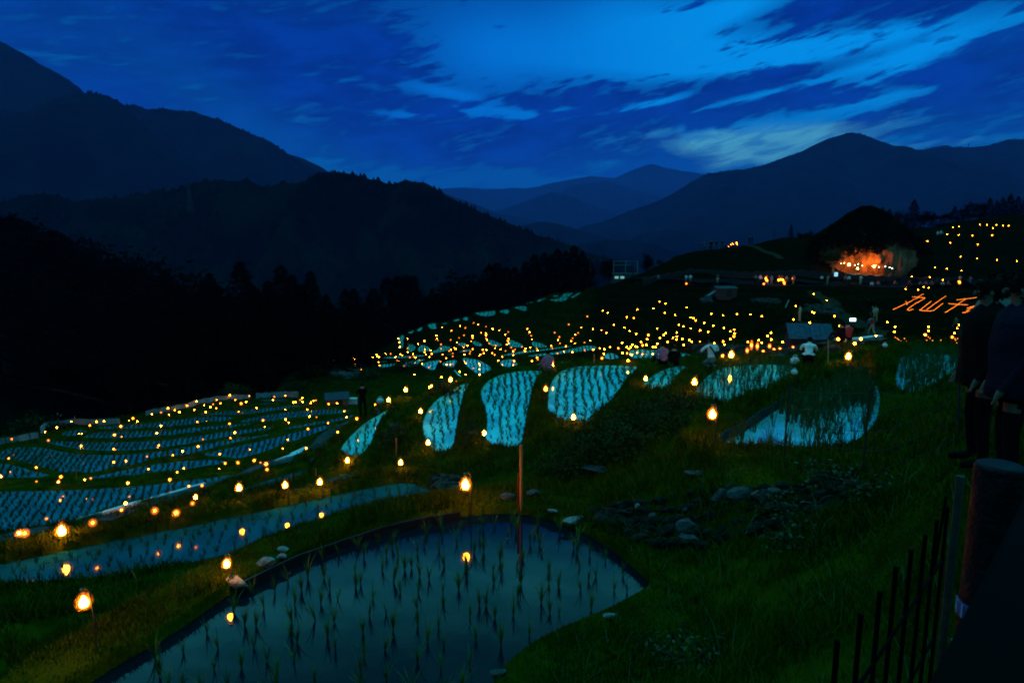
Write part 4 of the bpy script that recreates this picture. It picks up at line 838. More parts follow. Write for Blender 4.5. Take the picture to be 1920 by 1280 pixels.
near_lantern(450, 913, 942, 'lantern right of the pale kerb, above the left end of the narrow strip pool', big=1.5, power=5)
near_lantern(427, 1055, 1085, 'lantern on a short thick stake above the long strip pool near the white stones', big=.9, power=2)
near_lantern(368, 931, 951, 'upper of two lanterns below the end of the pale kerb', big=1.3, power=4)
near_lantern(118, 993, 1016, 'bright lantern on the path just left of the pale kerb', big=2.0, power=8)
near_lantern(761, 730, 745, 'bright lantern on the rim bank above the leftmost crescent pool', big=1.9, power=8)
near_lantern(845, 711, 726, 'lantern on the rim bank above the second crescent pool', big=1.9, power=6)
near_lantern(729, 749, 763, 'lantern on the rim bank right of the standing person in black', big=1.8, power=6)
near_lantern(1370, 664, 688, 'bright lantern in front of the stone wall right of the kneeling man', big=2.0, power=9)
# all other lanterns, read off by place; rows of (px, py, size)
A3 = lambda x0, y0, s, L: [(x0 + a[0] / s, y0 + a[1] / s, a[2] if len(a) > 2 else 'm') for a in L]
Z = {}
Z['by the white sheet round the left pools'] = A3(0, 700, 3, [(70,368),(402,270),(508,292,'b'),(545,268,'s'),(588,262,'s'),(258,328),(323,303),(275,375),(728,264),(752,252,'b'),(775,265,'s'),(858,228),(908,218),(947,196,'b'),(983,205),(952,230),(1012,216,'s'),(1055,182,'b'),(1096,204),(1107,156),(1150,177),(1160,212,'s'),(1185,188,'s'),(1200,172),(1220,195),(1221,148),(1242,168),(1294,123,'b'),(1327,148),(1358,170,'b'),(1386,157,'s'),(1373,114),(1405,126),(1503,113,'b'),(1544,130),(1537,148),(1607,124),(1650,155,'s'),(1663,155,'s'),(1690,148),(1702,136,'s'),(1703,158),(1750,162,'s'),(1765,153),(1778,150)])
Z['among the upper left pools'] = A3(0, 700, 3, [(683,298,'b'),(1343,214),(1444,193),(1606,201),(1730,203,'b'),(1850,172,'b'),(1897,165,'s'),(1112,271),(908,286,'s'),(450,338),(463,337),(650,345,'b'),(885,336,'b'),(1293,283,'b'),(1481,264,'b'),(1492,300),(1626,276),(1783,245),(1743,238,'s'),(1608,258,'s'),(1735,312,'b'),(1847,279,'b')]) + [(646,771,'b'),(650,782,'b'),(670,785,'b'),(704,758,'m')]
Z['among the middle left pools'] = A3(0, 700, 3, [(462,408,'b'),(1145,369),(1299,362,'b'),(1323,328,'s'),(1117,411,'b'),(643,425,'b'),(898,405,'b'),(55,478,'b'),(211,528,'b'),(643,500,'b'),(713,493,'b'),(831,466),(975,460,'b'),(1239,453),(1408,428,'b'),(1030,435,'s'),(1622,372,'b'),(1593,422,'b'),(1902,330,'b')])
Z['on the bund above the widest left pool'] = A3(0, 700, 3, [(1268,506,'b'),(1236,534),(1342,502,'b'),(1432,490,'b'),(1468,500),(1500,510,'b'),(1507,541,'b'),(838,538,'b'),(10,580,'b'),(347,582,'b'),(335,610,'b'),(213,606),(481,596),(515,588),(723,617,'b'),(958,598,'b'),(1000,554),(1725,421,'b')])
Z['along the path and the pale kerb'] = A3(0, 700, 3, [(1066,632),(1143,628,'r'),(1090,728),(880,773,'b'),(998,785,'b'),(713,725,'s'),(690,768,'b'),(268,815),(533,841,'b'),(125,900,'b'),(150,900,'b')])
Z['in the dark hollow behind the crescent pools'] = [(810,723,'b'),(806,725,'s'),(856,714,'m'),(777,702,'m'),(828,706,'s'),(862,696,'s'),(873,702,'m')]
Z['near the lone pool by the wood'] = A3(480, 600, 3, [(193,255,'s'),(233,244),(292,261),(348,274),(386,223),(403,234),(440,222),(543,211),(567,207),(602,203),(557,211,'s'),(591,276),(658,208),(683,204),(693,205,'s')])
M4 = 4.364
Z['on the slope under the ridge pools'] = A3(700, 520, M4, [(205,498),(210,530),(218,568),(282,502),(282,578),(282,607,'s'),(222,620,'s'),(368,545),(418,520),(515,476),(520,502),(528,514),(563,407),(555,547),(640,436),(632,510),(685,530),(702,494),(712,395,'s'),(752,412),(743,473),(811,478),(813,495),(805,522),(820,371),(860,386),(921,402),(883,451),(923,457),(922,472),(922,490),(930,510),(948,540),(976,421),(1029,433),(1080,467),(1105,446),(1107,494,'s'),(1098,520),(1092,549),(1260,420),(1278,446),(1291,476),(1297,505)])
Z['among the thin middle-distance pools'] = A3(700, 520, M4, [(103,624),(143,624),(180,650),(195,678),(206,683,'s'),(35,645),(28,632,'s'),(45,692),(52,718),(238,637),(297,653),(325,625,'s'),(332,648),(345,648,'s'),(380,675),(400,705),(253,723),(460,650),(420,610),(430,630),(470,590,'s'),(478,625),(455,735),(550,688),(567,630),(597,661),(600,712),(632,713,'b'),(650,620),(650,645),(663,577),(675,582,'s'),(622,600),(635,590),(738,570),(743,600),(745,632),(755,700),(770,552,'s'),(790,622),(795,605),(813,585),(820,743),(867,705),(870,795,'b'),(895,590),(928,592),(903,618),(875,628),(868,640),(1003,557),(995,577),(975,618),(993,632),(1022,680),(1043,585),(1055,648),(1083,600),(1128,572),(1143,605,'b'),(1160,588),(1145,635),(1283,572),(1240,603,'b'),(1245,580,'s'),(1215,568),(1153,685,'b'),(1297,685,'b'),(1340,657,'b'),(1345,672),(1335,580),(1345,590,'s'),(1457,560,'b'),(1465,580),(1450,665,'s'),(1508,622),(1575,565,'b'),(1557,603),(1628,612,'b'),(1730,600),(1800,592,'b'),(1850,580),(1890,585),(1885,622),(1870,660,'b')])
Z['on the dark terraces right of the ridge'] = A3(700, 520, M4, [(1483,450),(1522,487),(1510,510),(1527,538),(1598,384),(1702,410),(1620,520),(1630,497),(1651,469),(1675,453),(1650,537),(1727,532),(1751,318),(1795,422),(1775,516),(1866,432),(1907,453),(1876,271),(1917,290)])
Z['on the terraced slope below the road'] = A3(1080, 440, M4, [(502,610),(632,600),(684,545),(732,558),(724,630),(810,655,'s'),(905,593),(415,673),(472,682,'b'),(938,672),(960,684),(978,700),(1048,720),(840,731),(878,748),(1122,739),(938,762),(1015,779),(1210,759),(1080,792),(1106,643),(1202,657),(1316,645),(1426,650),(1520,662),(1292,773),(1260,787),(1295,805),(1290,830),(1260,847),(1203,866),(1213,894),(308,733),(396,757),(437,784),(491,808),(590,822,'b'),(664,766),(733,802),(687,842),(825,797),(1310,426),(1796,580),(1777,688),(1910,717)])
Z['in the hollow left of the stone wall'] = A3(1080, 440, M4, [(718,820,'s'),(665,892,'b'),(748,878,'b'),(530,873),(582,853,'s'),(378,880),(346,930,'b'),(415,914),(432,930),(448,912),(462,898),(500,910),(487,905,'s'),(542,906,'b'),(575,892),(628,915),(650,915),(705,900,'s'),(807,915,'b'),(793,838),(825,830,'s'),(820,855,'s'),(870,850),(925,860,'s'),(880,898,'s'),(915,900),(935,900,'b'),(945,873,'s'),(962,895),(1013,875,'b'),(965,930),(1040,893,'s'),(1130,880),(1110,870,'s'),(1258,902,'s'),(417,970,'b'),(425,1010),(380,965,'s'),(277,920,'b'),(233,933),(228,972),(213,1012,'b')])
Z['left of the blue-roofed shed'] = A3(1080, 440, M4, [(1405,878,'b'),(1493,858),(1518,884,'b'),(1565,826),(1594,796),(1595,856),(1688,873),(1195,992,'b')])
Z['along the dirt path by the shed'] = A3(1300, 360, 3.097, [(697,590),(773,628),(690,694,'s'),(700,700),(818,717),(847,774),(783,797),(770,805,'s'),(1058,832),(968,850),(837,850,'s')]) + [(1601,643,'m')]
Z['below the glowing characters'] = A3(1300, 360, 3.097, [(1124,753),(1168,780),(1166,808),(1363,777),(1362,803),(1346,829,'b'),(1540,770),(1528,787),(1513,817),(1500,843,'b')])
Z['on terraces right of the boulder'] = A3(1300, 360, 3.097, [(1250,217),(1358,286,'b'),(1473,241),(1543,200),(1506,200,'s'),(1662,184),(1704,184,'s'),(1757,190),(1797,191),(1829,190),(1740,210,'s'),(1543,247),(1620,247,'s'),(1735,252,'b'),(1492,291),(1651,303),(1550,375),(1648,380),(1762,392,'s'),(1877,395),(1402,437),(1470,442),(1555,451),(1266,486),(1371,491),(1448,505),(1538,521,'s'),(1867,478),(1845,545,'s')])
Z['on the road edge below the boulder'] = A3(1300, 360, 3.097, [(1231,560),(1303,563),(1335,550),(1365,553)]) + [(1287,531.5,'r'),(1432,532,'r'),(1470,531.5,'r')]
alll = []
for zone, L in Z.items():
    L = sorted(L); 
    for k, (x, y, s_) in enumerate(L): alll.append((x, y, s_, zone, k + 1))
print('lanterns', len(alll))
adj = {'s': 'faint small', 'm': 'small amber', 'b': 'bright amber', 'r': 'red-orange'}
alll.sort(key=lambda t: {'s': 2, 'm': 1, 'b': 0, 'r': 0}[t[2]])
stuffL = MB(); far_info = []
fuse = []
for i, (x, y, s_, zone, k) in enumerate(alll):
    p, hg = stand(x, y, .43); dist = math.hypot(p[0], p[1]); far_info.append((p, dist, s_))
    if i < 270:
        o = link('lantern', FL[s_ if s_ == 'r' or rng.random() < .34 else s_ + rng.choice(['1', '2'])]); sc = min(1.35, max(.5, dist / 80)) * rng.uniform(.72, 1.2); o.scale = (sc,) * 3; o.location = (p[0], p[1], p[2] + hg - .46 * sc)
        o.rotation_euler = (rng.normal(0, .03), rng.normal(0, .03), 0)
        tag(o, '%s lantern %s, %s from left' % (adj[s_], zone, ordn(k)), 'lantern', 'lanterns ' + zone)
    else: fuse.append(p)
if fuse:
    mb = MB()
    for p in fuse:
        mb.tube([p + [0, 0, -.1], p + [0, 0, .4]], .012, 4, 0); mb.ico(p + [0, 0, .42], .045, 1, 1)
    tag(mb.obj('lanterns', [M_stake, M_core]), 'the faintest scattered lantern dots between the pools', 'lanterns', None, 'stuff')
# ------------------------------------------------------------------ lamp-written characters on the slope
M_fire = emat('fire_cup', (1.0, 0.20, 0.008), 6.0)
cup = MB(); cup.lathe([(.03, 0), (.045, .07), (.045, .08)], 6, mi=0); cup.ico((0, 0, .10), .038, 1, 1)
CUP = cup.mesh('fire_cup', [M_cap, M_fire])
STR = [('first', 'sweeping left stroke', [(145,487),(350,395),(480,330),(580,280),(620,240),(680,210)]), ('first', 'hooked right stroke', [(490,262),(620,270),(715,278),(690,300),(540,385),(440,450),(395,495),(430,510),(495,483)]), ('first', 'short crossing stroke', [(370,345),(400,415)]),
       ('second', 'long middle stroke', [(1085,250),(900,375),(740,495)]), ('second', 'open left and bottom stroke', [(820,345),(740,405),(610,505),(850,520)]), ('second', 'right stroke', [(865,510),(960,435),(1040,375)]),
       ('third', 'top stroke', [(1290,315),(1450,300),(1650,272)]), ('third', 'crossbar', [(1145,385),(1310,400),(1475,405)]), ('third', 'long slanting stroke', [(1435,305),(1290,410),(1070,550)]),
       ('fourth', 'lower stroke', [(1395,550),(1560,510),(1690,460)]), ('fourth', 'upper stroke', [(1475,465),(1600,425),(1665,430)]), ('fourth', 'middle slanting stroke', [(1720,350),(1690,395),(1600,430),(1450,520)]), ('fourth', 'right leg', [(1690,460),(1620,540),(1590,595)])]
nc = 0
for ch, stn, pts in STR:
    pts = np.array(pts, float); sg = np.r_[0, np.cumsum(np.hypot(*np.diff(pts, axis=0).T))]; 
    for t in np.arange(0, sg[-1] + 1, 19.5):
        x, y = np.interp(t, sg, pts[:, 0]), np.interp(t, sg, pts[:, 1])
        p = hit(1660 + x / 9.6 + rng.normal(0, .12), 530.6 + y / 9.6 + rng.normal(0, .1), .0, 40)
        o = link('fire_cup', CUP); o.location = tuple(p); nc += 1
        tag(o, 'tiny flame in the %s of the %s glowing character' % (stn, ch), 'fire cup', 'flames of the %s glowing character' % ch)
print('cups', nc)
cups2 = 0
for k, (x, y, _) in enumerate(A3(1660, 530, 9.6, [(180,980),(215,1000),(240,1020),(280,1045),(345,1000),(380,1050),(775,970),(805,995),(850,1035),(745,1030),(1000,1030),(1255,1005),(1300,1000),(1265,1030),(1340,1025),(1330,950),(1365,965),(1370,1040),(1285,1080),(1365,1100),(1450,1010),(1440,1050)])):
    p = hit(x, y, .1, 30); o = link('fire_cup', CUP); o.location = tuple(p); o.scale = (.8,) * 3  # specks of reflected lantern light, set as small glowing cups
    tag(o, 'dim reflection speck below the glowing characters, %s from the left' % ordn(k + 1), 'fire cup', 'reflection specks below the glowing characters')
# ------------------------------------------------------------------ stones and walls
M_stone = mat('stone', (0.065, 0.065, 0.07), .9, (0.012, 0.013, 0.015), 4, bump=.8, bscale=9, spec=.2)
M_stone2 = mat('pale_stone', (0.20, 0.20, 0.20), .8, (0.04, 0.045, 0.045), 6, bump=.8, bscale=10, spec=.25)
M_wallst = mat('wall_stone', (0.05, 0.042, 0.034), .9, (0.012, 0.011, 0.01), 5, bump=.6, bscale=9, spec=.15)
STN = [('pale flat stone on the bank beside the white stones', 530, 1031, (.10, .07, .04), 2), ('white stone, largest of three on the bank left of the nearest pool', 498, 1052, (.12, .09, .08), 2), ('small white stone touching the largest white stone', 526, 1046, (.07, .05, .04), 2),
 ('grey angular stone below the short thick stake lantern', 445, 1107, (.17, .09, .08), 2), ('long pale stone slab at the upper right rim of the nearest pool', 1078, 988, (.20, .07, .07), 2), ('small flat pale stone at the left end of the stone wall', 1036, 965, (.09, .04, .03), 2),
 ('white stone at the lower right rim of the nearest pool', 1141, 1153, (.08, .05, .04), 2), ('bluish stone in the grass at the bottom edge of the nearest pool', 935, 1262, (.08, .06, .05), 1), ('flat grey stone slab on the bank above the long grass', 1140, 880, (.5, .3, .06), 1), ('small flat stone in the middle of the grass slope', 1310, 886, (.2, .1, .03), 1),
 ('grey boulder, leftmost in the wall right of the nearest pool', 1127, 975, (.13, .09, .12), 1), ('boulder high in the wall above the slab', 1168, 948, (.13, .08, .09), 1), ('small bright stone high in the wall', 1196, 950, (.06, .05, .06), 2), ('large cracked boulder low in the middle of the wall', 1292, 985, (.19, .12, .15), 1), ('large boulder at the foot of the wall', 1285, 1012, (.17, .10, .10), 1),
 ('boulder above the large cracked boulder', 1290, 953, (.1, .07, .07), 1), ('light boulder, first of three at the top of the wall', 1350, 931, (.15, .1, .13), 1), ('light boulder, widest of three at the top of the wall', 1390, 926, (.20, .1, .11), 1), ('light boulder, last of three at the top of the wall', 1430, 931, (.14, .1, .12), 1), ('dim stone right of the three light boulders', 1453, 920, (.1, .07, .08), 1),
 ('small stone beside the white boulders of the wall', 1225, 968, (.07, .05, .06), 1), ('bluish stone below the tall wooden stake', 955, 932, (.16, .1, .09), 1), ('pale stone right of the tall wooden stake', 1000, 925, (.16, .1, .08), 1), ('grey rock face left of the second crescent pool', 737, 800, (.5, .3, .35), 1)]
for i, (lb, x, y, r, k) in enumerate(STN):
    p = hit(x, y, r[2] * .3); o = MB().rock((0, 0, 0), 1.15, i + 5, r, 4).obj('stone', M_stone2 if k == 2 else M_stone); o.location = tuple(p + [0, 0, r[2] * .12]); o.rotation_euler = (0, 0, rng.uniform(-.5, .5))
    tag(o, lb, 'stone', 'stones by the nearest pool')
def stone_wall(label, top, bot, cols, rws, sz, group, m=M_wallst):
    "dry stone wall laid against the bank between two lines seen at top and bottom"
    mb = MB(); g = np.random.default_rng(int(top[0][0]))
    tp_ = np.array([hit(*t) for t in top]); bp_ = np.array([hit(*t) for t in bot]); c = bp_.mean(0)
    for i in range(cols):
        for j in range(rws):
            u = (i + g.uniform(-.25, .25) + (j % 2) * .5) / cols; v = (j + g.uniform(-.2, .2) + .5) / rws; u = min(max(u, 0), 1)
            a = np.array([np.interp(u, np.linspace(0, 1, len(tp_)), tp_[:, k]) for k in range(3)]); b_ = np.array([np.interp(u, np.linspace(0, 1, len(bp_)), bp_[:, k]) for k in range(3)])
            p = a * (1 - v) + b_ * v; s_ = sz * g.uniform(.6, 1.25); mb.rock(p - c + g.normal(0, sz * .12, 3), s_ * 1.1, int(g.integers(1e6)), (1.15, .6, .85), 2, cuts=8)
    o = mb.obj('stone_wall', m); o.location = tuple(c); return tag(o, label, 'wall', group)
stone_wall('long dark dry stone wall half overgrown, right of the nearest pool', [(1110, 955), (1200, 935), (1340, 915), (1480, 905), (1620, 895)], [(1150, 1000), (1220, 1030), (1330, 1035), (1480, 985), (1620, 935)], 30, 5, .105, 'dry stone walls', mat('mossy_stone', (0.014, 0.017, 0.014), .9, (0.004, 0.006, 0.003), 7, bump=.8, bscale=14, spec=.1))
stone_wall('small stone wall behind the brightest bottle lantern', [(815, 893), (850, 897), (875, 905)], [(822, 925), (850, 932), (880, 935)], 9, 4, .17, 'dry stone walls')
stone_wall('stone wall glowing orange from the red lanterns', [(1290, 645), (1400, 648), (1480, 652), (1560, 655)], [(1320, 672), (1400, 670), (1480, 667), (1570, 664)], 34, 3, .30, 'dry stone walls')
stone_wall('stone wall face under the steps of the dirt path', [(1515, 572), (1545, 575), (1575, 580)], [(1512, 585), (1545, 590), (1575, 592)], 16, 3, .45, 'dry stone walls')
stone_wall('heap of pale stones left of the red shed', [(1316, 560), (1333, 560)], [(1316, 567), (1333, 567)], 6, 2, .5, 'dry stone walls', M_stone)
stone_wall('stone retaining wall under the lone pool by the wood', [(610, 690), (640, 697), (672, 700)], [(612, 700), (640, 708), (672, 712)], 12, 2, .5, 'dry stone walls', M_stone)
stone_wall('low stone wall under the small shed of the terraced slope', [(1410, 560), (1440, 562), (1465, 563)], [(1410, 567), (1440, 569), (1465, 570)], 14, 2, .4, 'dry stone walls')
# ------------------------------------------------------------------ paths and road, laid on the ground
M_conc = mat('worn_concrete', (0.05, 0.052, 0.06), .85, (0.025, 0.025, 0.028), 1.5, spec=.05, bump=.3, bscale=8)
M_dirt = mat('dirt', (0.035, 0.027, 0.017), .95, (0.017, 0.013, 0.008), 2, spec=0, bump=.5, bscale=8)
M_asph = mat('asphalt', (0.009, 0.010, 0.014), .9, (0.006, 0.007, 0.009), 3, spec=0)
def path(name, pts, wid, m, zo=.035, n=90, pw=None):
    P = np.array([hit(*p)[:2] for p in pts]); s_ = np.r_[0, np.cumsum(np.hypot(*np.diff(P, axis=0).T))]; t = np.linspace(0, s_[-1], n)
    C = np.stack([np.interp(t, s_, P[:, 0]), np.interp(t, s_, P[:, 1])], 1); k = np.hanning(9); k /= k.sum()
    C = np.stack([np.convolve(np.pad(C[:, i], 4, 'edge'), k, 'valid') for i in (0, 1)], 1)
    T = np.gradient(C, axis=0); T /= np.linalg.norm(T, axis=1)[:, None] + 1e-9; N = np.stack([-T[:, 1], T[:, 0]], 1)
    zc = ground(C[:, 0], C[:, 1]); zc = np.convolve(np.pad(zc, 4, 'edge'), k, 'valid'); V = []; cs = np.linspace(-1, 1, 7)
    for c in cs:
        q = C + N * c * wid / 2; zz = np.maximum(ground(q[:, 0], q[:, 1]) + zo, zc + zo - .05); V.append(np.c_[q, zz])
    V = np.stack(V, 1).reshape(-1, 3); ii = np.arange(n * 7).reshape(n, 7); Q_ = np.stack([ii[:-1, :-1], ii[1:, :-1], ii[1:, 1:], ii[:-1, 1:]], -1).reshape(-1, 4)
    return tag(link(name, fast_mesh(name, V, Q_, m, True, None, 4)), kind='structure')
path('path', [(-60, 1028), (0, 1014), (67, 998), (147, 982), (250, 955), (330, 934), (383, 917), (450, 893), (500, 873), (533, 860), (583, 846), (610, 822), (635, 802), (655, 790), (690, 778)], 1.25, M_conc)
path('path', [(1525, 545), (1560, 572), (1590, 596), (1622, 614), (1648, 618)], 2.0, M_dirt); path('path', [(1648, 618), (1640, 626), (1632, 634), (1626, 640)], 1.8, M_dirt, .05)
path('path', [(1350, 458), (1400, 456), (1430, 470), (1465, 486)], 1.4, M_dirt, .06); path('path', [(1450, 665), (1560, 645), (1600, 640), (1650, 634)], 1.4, M_conc, .06)
path('path', [(1580, 508), (1650, 514), (1700, 522), (1760, 530)], 1.6, M_dirt, .06)
road_pts = [(1180, 530), (1300, 533), (1420, 533), (1550, 534), (1700, 535), (1860, 538)]
path('road', road_pts, 2.4, M_asph, .08, 140)
# kerb on the valley side of the road
def ribbon(name, P, h, th, m, label=None, cat=None, group=None, zig=0.0, base=-.08):
    "upright thin strip standing along world points P"
    P = np.asarray(P, float); s_ = np.r_[0, np.cumsum(np.hypot(*np.diff(P[:, :2], axis=0).T))]; n = max(40, int(s_[-1] / (.05 if zig else .4))); n = min(n, 700); t = np.linspace(0, s_[-1], n)
    C = np.stack([np.interp(t, s_, P[:, i]) for i in range(3)], 1); T = np.gradient(C[:, :2], axis=0); T /= np.linalg.norm(T, axis=1)[:, None] + 1e-9; N = np.c_[-T[:, 1], T[:, 0], np.zeros(n)]
    if zig: C = C + N * (np.sin(np.arange(n) * 1.57) * zig)[:, None]
    hh = h * (1 + .08 * np.sin(t * 3.1)) if np.isscalar(h) else np.interp(t, s_, h); up = np.c_[np.zeros((n, 2)), hh]
    o_ = C[0].copy(); C = C - o_
    V = np.stack([C - N * th / 2 + [0, 0, base], C + N * th / 2 + [0, 0, base], C + N * th / 2 + up, C - N * th / 2 + up], 1).reshape(-1, 3); F_ = []
    for i in range(n - 1):
        a, b_ = 4 * i, 4 * i + 4
        for k in range(4): F_.append((a + k, a + (k + 1) % 4, b_ + (k + 1) % 4, b_ + k))
    F_ += [(3, 2, 1, 0), (4 * n - 4, 4 * n - 3, 4 * n - 2, 4 * n - 1)]
    o = MB().add(V, F_).obj(name, m); o.location = tuple(o_)
    return tag(o, label, cat, group) if label else o
M_sheet = mat('white_sheet', (0.26, 0.30, 0.32), .6, (0.13, 0.16, 0.17), 1.5, bump=.4, bscale=5)
M_kerb = mat('pale_kerb', (0.62, 0.66, 0.70), .55, (0.45, 0.48, 0.5), 1.2)
M_black = mat('black_board', (0.008, 0.008, 0.014), .6, (0.004, 0.004, 0.007), 4, spec=.25)
M_corr = mat('corrugated_sheet', (0.02, 0.016, 0.024), .5, (0.01, 0.008, 0.012), 6, spec=.3)
rd = np.array([hit(*p) for p in [(1190, 532.5), (1300, 534.8), (1420, 535), (1550, 536), (1700, 537.5), (1850, 541)]]); rd[:, 2] = ground(rd[:, 0], rd[:, 1])
ribbon('kerb', rd, .14, .2, M_conc, 'low pale kerb along the valley side of the road', 'kerb')
rw = np.array([at_y(x, 530, 103.2) for x in (1205, 1300, 1400, 1500, 1600, 1700, 1850)]); rw[:, 2] = ground(rw[:, 0], rw[:, 1] - 1)
ribbon('retaining_wall', rw, 1.3, .3, M_black, 'long black retaining wall behind the people on the road', 'wall')
ribbon('kerb', [hit(x, y) for x, y in [(147, 979), (190, 968), (250, 949), (320, 929), (385, 911)]], .16, .16, M_kerb, 'long pale kerb between the path and the widest left pool', 'kerb', 'pale kerbs along the path')
ribbon('kerb', [hit(x, y) for x, y in [(515, 866), (545, 856), (575, 842)]], .1, .5, M_kerb, 'short wide pale slab farther up the path', 'kerb', 'pale kerbs along the path')
ribbon('kerb', [hit(x, y) for x, y in [(1575, 640), (1610, 636), (1650, 631)]], .12, .4, M_kerb, 'pale concrete edge behind the crouching man on the right', 'kerb', 'pale kerbs along the path')
# plastic sheet round the left pools, with its stakes
def sheet(pts, h, label, stakes):
    P = np.array([hit(x, y) for x, y in pts]); root = empty('sheet_fence', P[0]); tag(root, label, 'fence', 'white sheet fences')
    o = ribbon('sheet', P, h, .03, M_sheet); o.location = (0, 0, 0); o.parent = root
    for k in np.linspace(0, len(P) - 1.01, stakes):
        i = int(k); q = P[i] * (1 - k + i) + P[i + 1] * (k - i) - P[0]; MB().tube([q - [0, 0, .1], q + [.03, -.04, h + .18]], .025, 5).obj('stake', M_stake, root)
sheet([(-40, 840), (0, 834), (35, 828), (68, 822), (74, 822)], .42, 'white plastic sheet fence, leftmost length at the picture edge', 4)
sheet([(76, 814), (85, 803), (100, 796), (140, 795), (180, 795), (225, 797)], .5, 'bent white plastic sheet fence round the far left corner', 5)
sheet([(273, 780), (290, 775), (320, 771), (350, 765), (370, 758), (400, 752), (440, 748), (470, 747)], .45, 'long curved white plastic sheet fence in the middle', 8)
sheet([(480, 747), (510, 745), (540, 744), (560, 745)], .6, 'tan-lit plastic sheet fence at the right end', 5)
nb = [at_z(x, y, -4.0) for x, y in [(445, 1112), (480, 1096), (560, 1056), (640, 1026), (720, 1001), (800, 983), (862, 971)]]
ribbon('edging_board', nb, .12, .03, M_black, 'black plastic edging board along the far bank of the nearest pool', 'edging')
nb = [at_z(x, y, -3.2) for x, y in [(1335, 850), (1362, 826), (1403, 804), (1448, 773), (1470, 760)]]
ribbon('corrugated_edging', nb, .20, .012, M_corr, 'black corrugated edging at the left side of the tall-rice pool', 'edging', zig=.025)
# ------------------------------------------------------------------ stakes and posts
M_wood = mat('orange_wood', (0.55, 0.16, 0.04), .7, (0.38, 0.10, 0.03), 3, stretch=(6, 6, .6))
M_wood2 = mat('pale_bamboo', (0.40, 0.26, 0.12), .6, (0.28, 0.17, 0.08), 4, stretch=(6, 6, .6))
M_redp = mat('red_pole', (0.10, 0.012, 0.006), .5, (0.05, 0.006, 0.004), 4)
M_whitep = mat('white_pole', (0.55, 0.55, 0.55), .6, (0.4, 0.4, 0.4), 4)
def post(px, ytop, ybot, w, m, label, dx=0.0, p=None):
    q = hit(px, ybot) if p is None else p; t = at_y(px + dx, ytop, q[1]); o = MB()
    o.tube([(0, 0, -.15), (t[0] - q[0], 0, t[2] - q[2])], w / 2, 4 if w > .03 else 6); ob = o.obj('stake', m); ob.location = tuple(q); return tag(ob, label, 'stake', 'wooden stakes and poles')
b_ = hit(973, 952); post(977, 834, 948, .055, M_wood, 'tallest bright orange wooden stake behind the nearest pool'); post(972, 887, 955, .04, M_redp, 'darker brown stake standing against the tall orange stake')
for a_ in [(743, 821, 856, .05, M_wood, 'orange wooden stake left of the second crescent pool'), (605, 821, 836, .05, M_wood, 'short red-orange stake beside the path left of the leftmost crescent'), (592, 878, 897, .04, M_wood, 'thin stake behind the lantern of the narrow strip pools'), (595, 838, 860, .04, M_redp, 'brown stake beside the path kerb'), (546, 887, 912, .02, M_wood2, 'thin pale bamboo cane behind the strip pool lantern'),
           (143, 876, 899, .05, M_wood, 'red stake in the bund of the middle left pools'), (143, 780, 794, .1, M_wood, 'red-orange board by the far sheet fence', -3), (30, 815, 828, .06, M_redp, 'red stake against the leftmost sheet fence'), (829, 718, 735, .03, M_redp, 'dark cane on the rim bank'), (1553, 636, 684, .045, M_wood2, 'tall bamboo pole right of the crouching man'), (1331, 645, 690, .04, M_redp, 'dark pole in front of the kneeling man'),
           (1114, 664, 680, .05, M_wood, 'small orange stake behind the biggest crescent pool'), (1472, 562, 577, .12, M_whitep, 'leaning white pole on the terraced slope', 7), (1492, 700, 748, .025, M_stake, 'dark stake carrying a white bag at the grassy pool edge'), (1655, 648, 670, .03, M_stake, 'dark stake carrying a pale tag left of the dark pool')]: post(*a_)
# orange stake lying at the strip pool
o = MB().tube([(0, 0, 0), (-.1, 0, .22)], .01, 5).obj('stake', M_wood); p = hit(258, 1090); o.location = tuple(p); tag(o, 'short tilted red stick at the near edge of the long strip pool', 'stake', 'wooden stakes and poles')
# ------------------------------------------------------------------ white bags
M_bag = mat('white_plastic', (0.65, 0.68, 0.70), .4, (0.5, 0.52, 0.55), 8, bump=.6, bscale=15)
def bag(px, py, s_, label, p=None, z=0):
    q = hit(px, py) if p is None else p; root = empty('plastic_bag', q + np.array([0, 0, z])); tag(root, label, 'bag', 'white plastic bags')
    MB().ico((0, 0, s_ * .8), s_, 3, 0, .10, (1, .8, .85), int(px)).obj('body', M_bag, root, True)
    for sx_ in (-1, 1): MB().tube([(sx_ * s_ * .2, 0, s_ * 1.4), (sx_ * s_ * .45, 0, s_ * 1.9), (0, 0, s_ * 2.1)], s_ * .1, 5).obj('handle', M_bag, root)
bag(1490, 683, .18, 'white shopping bag standing beside the crouching man')
q = hit(1492, 748); t = at_y(1489, 702, q[1]); bag(0, 0, .075, 'small white bag hanging on the dark stake of the grassy pool', p=t)
q = hit(1655, 670); t = at_y(1659, 651, q[1]); bag(0, 0, .07, 'pale tag bag hanging on the stake by the dark pool', p=t)
bag(713, 757, .32, 'white bag on the rim bank left of the bright lantern')
bag(1812, 700, .055, 'crumpled white bag hanging on the wire fence', p=at_y(1812, 690, 6.3))
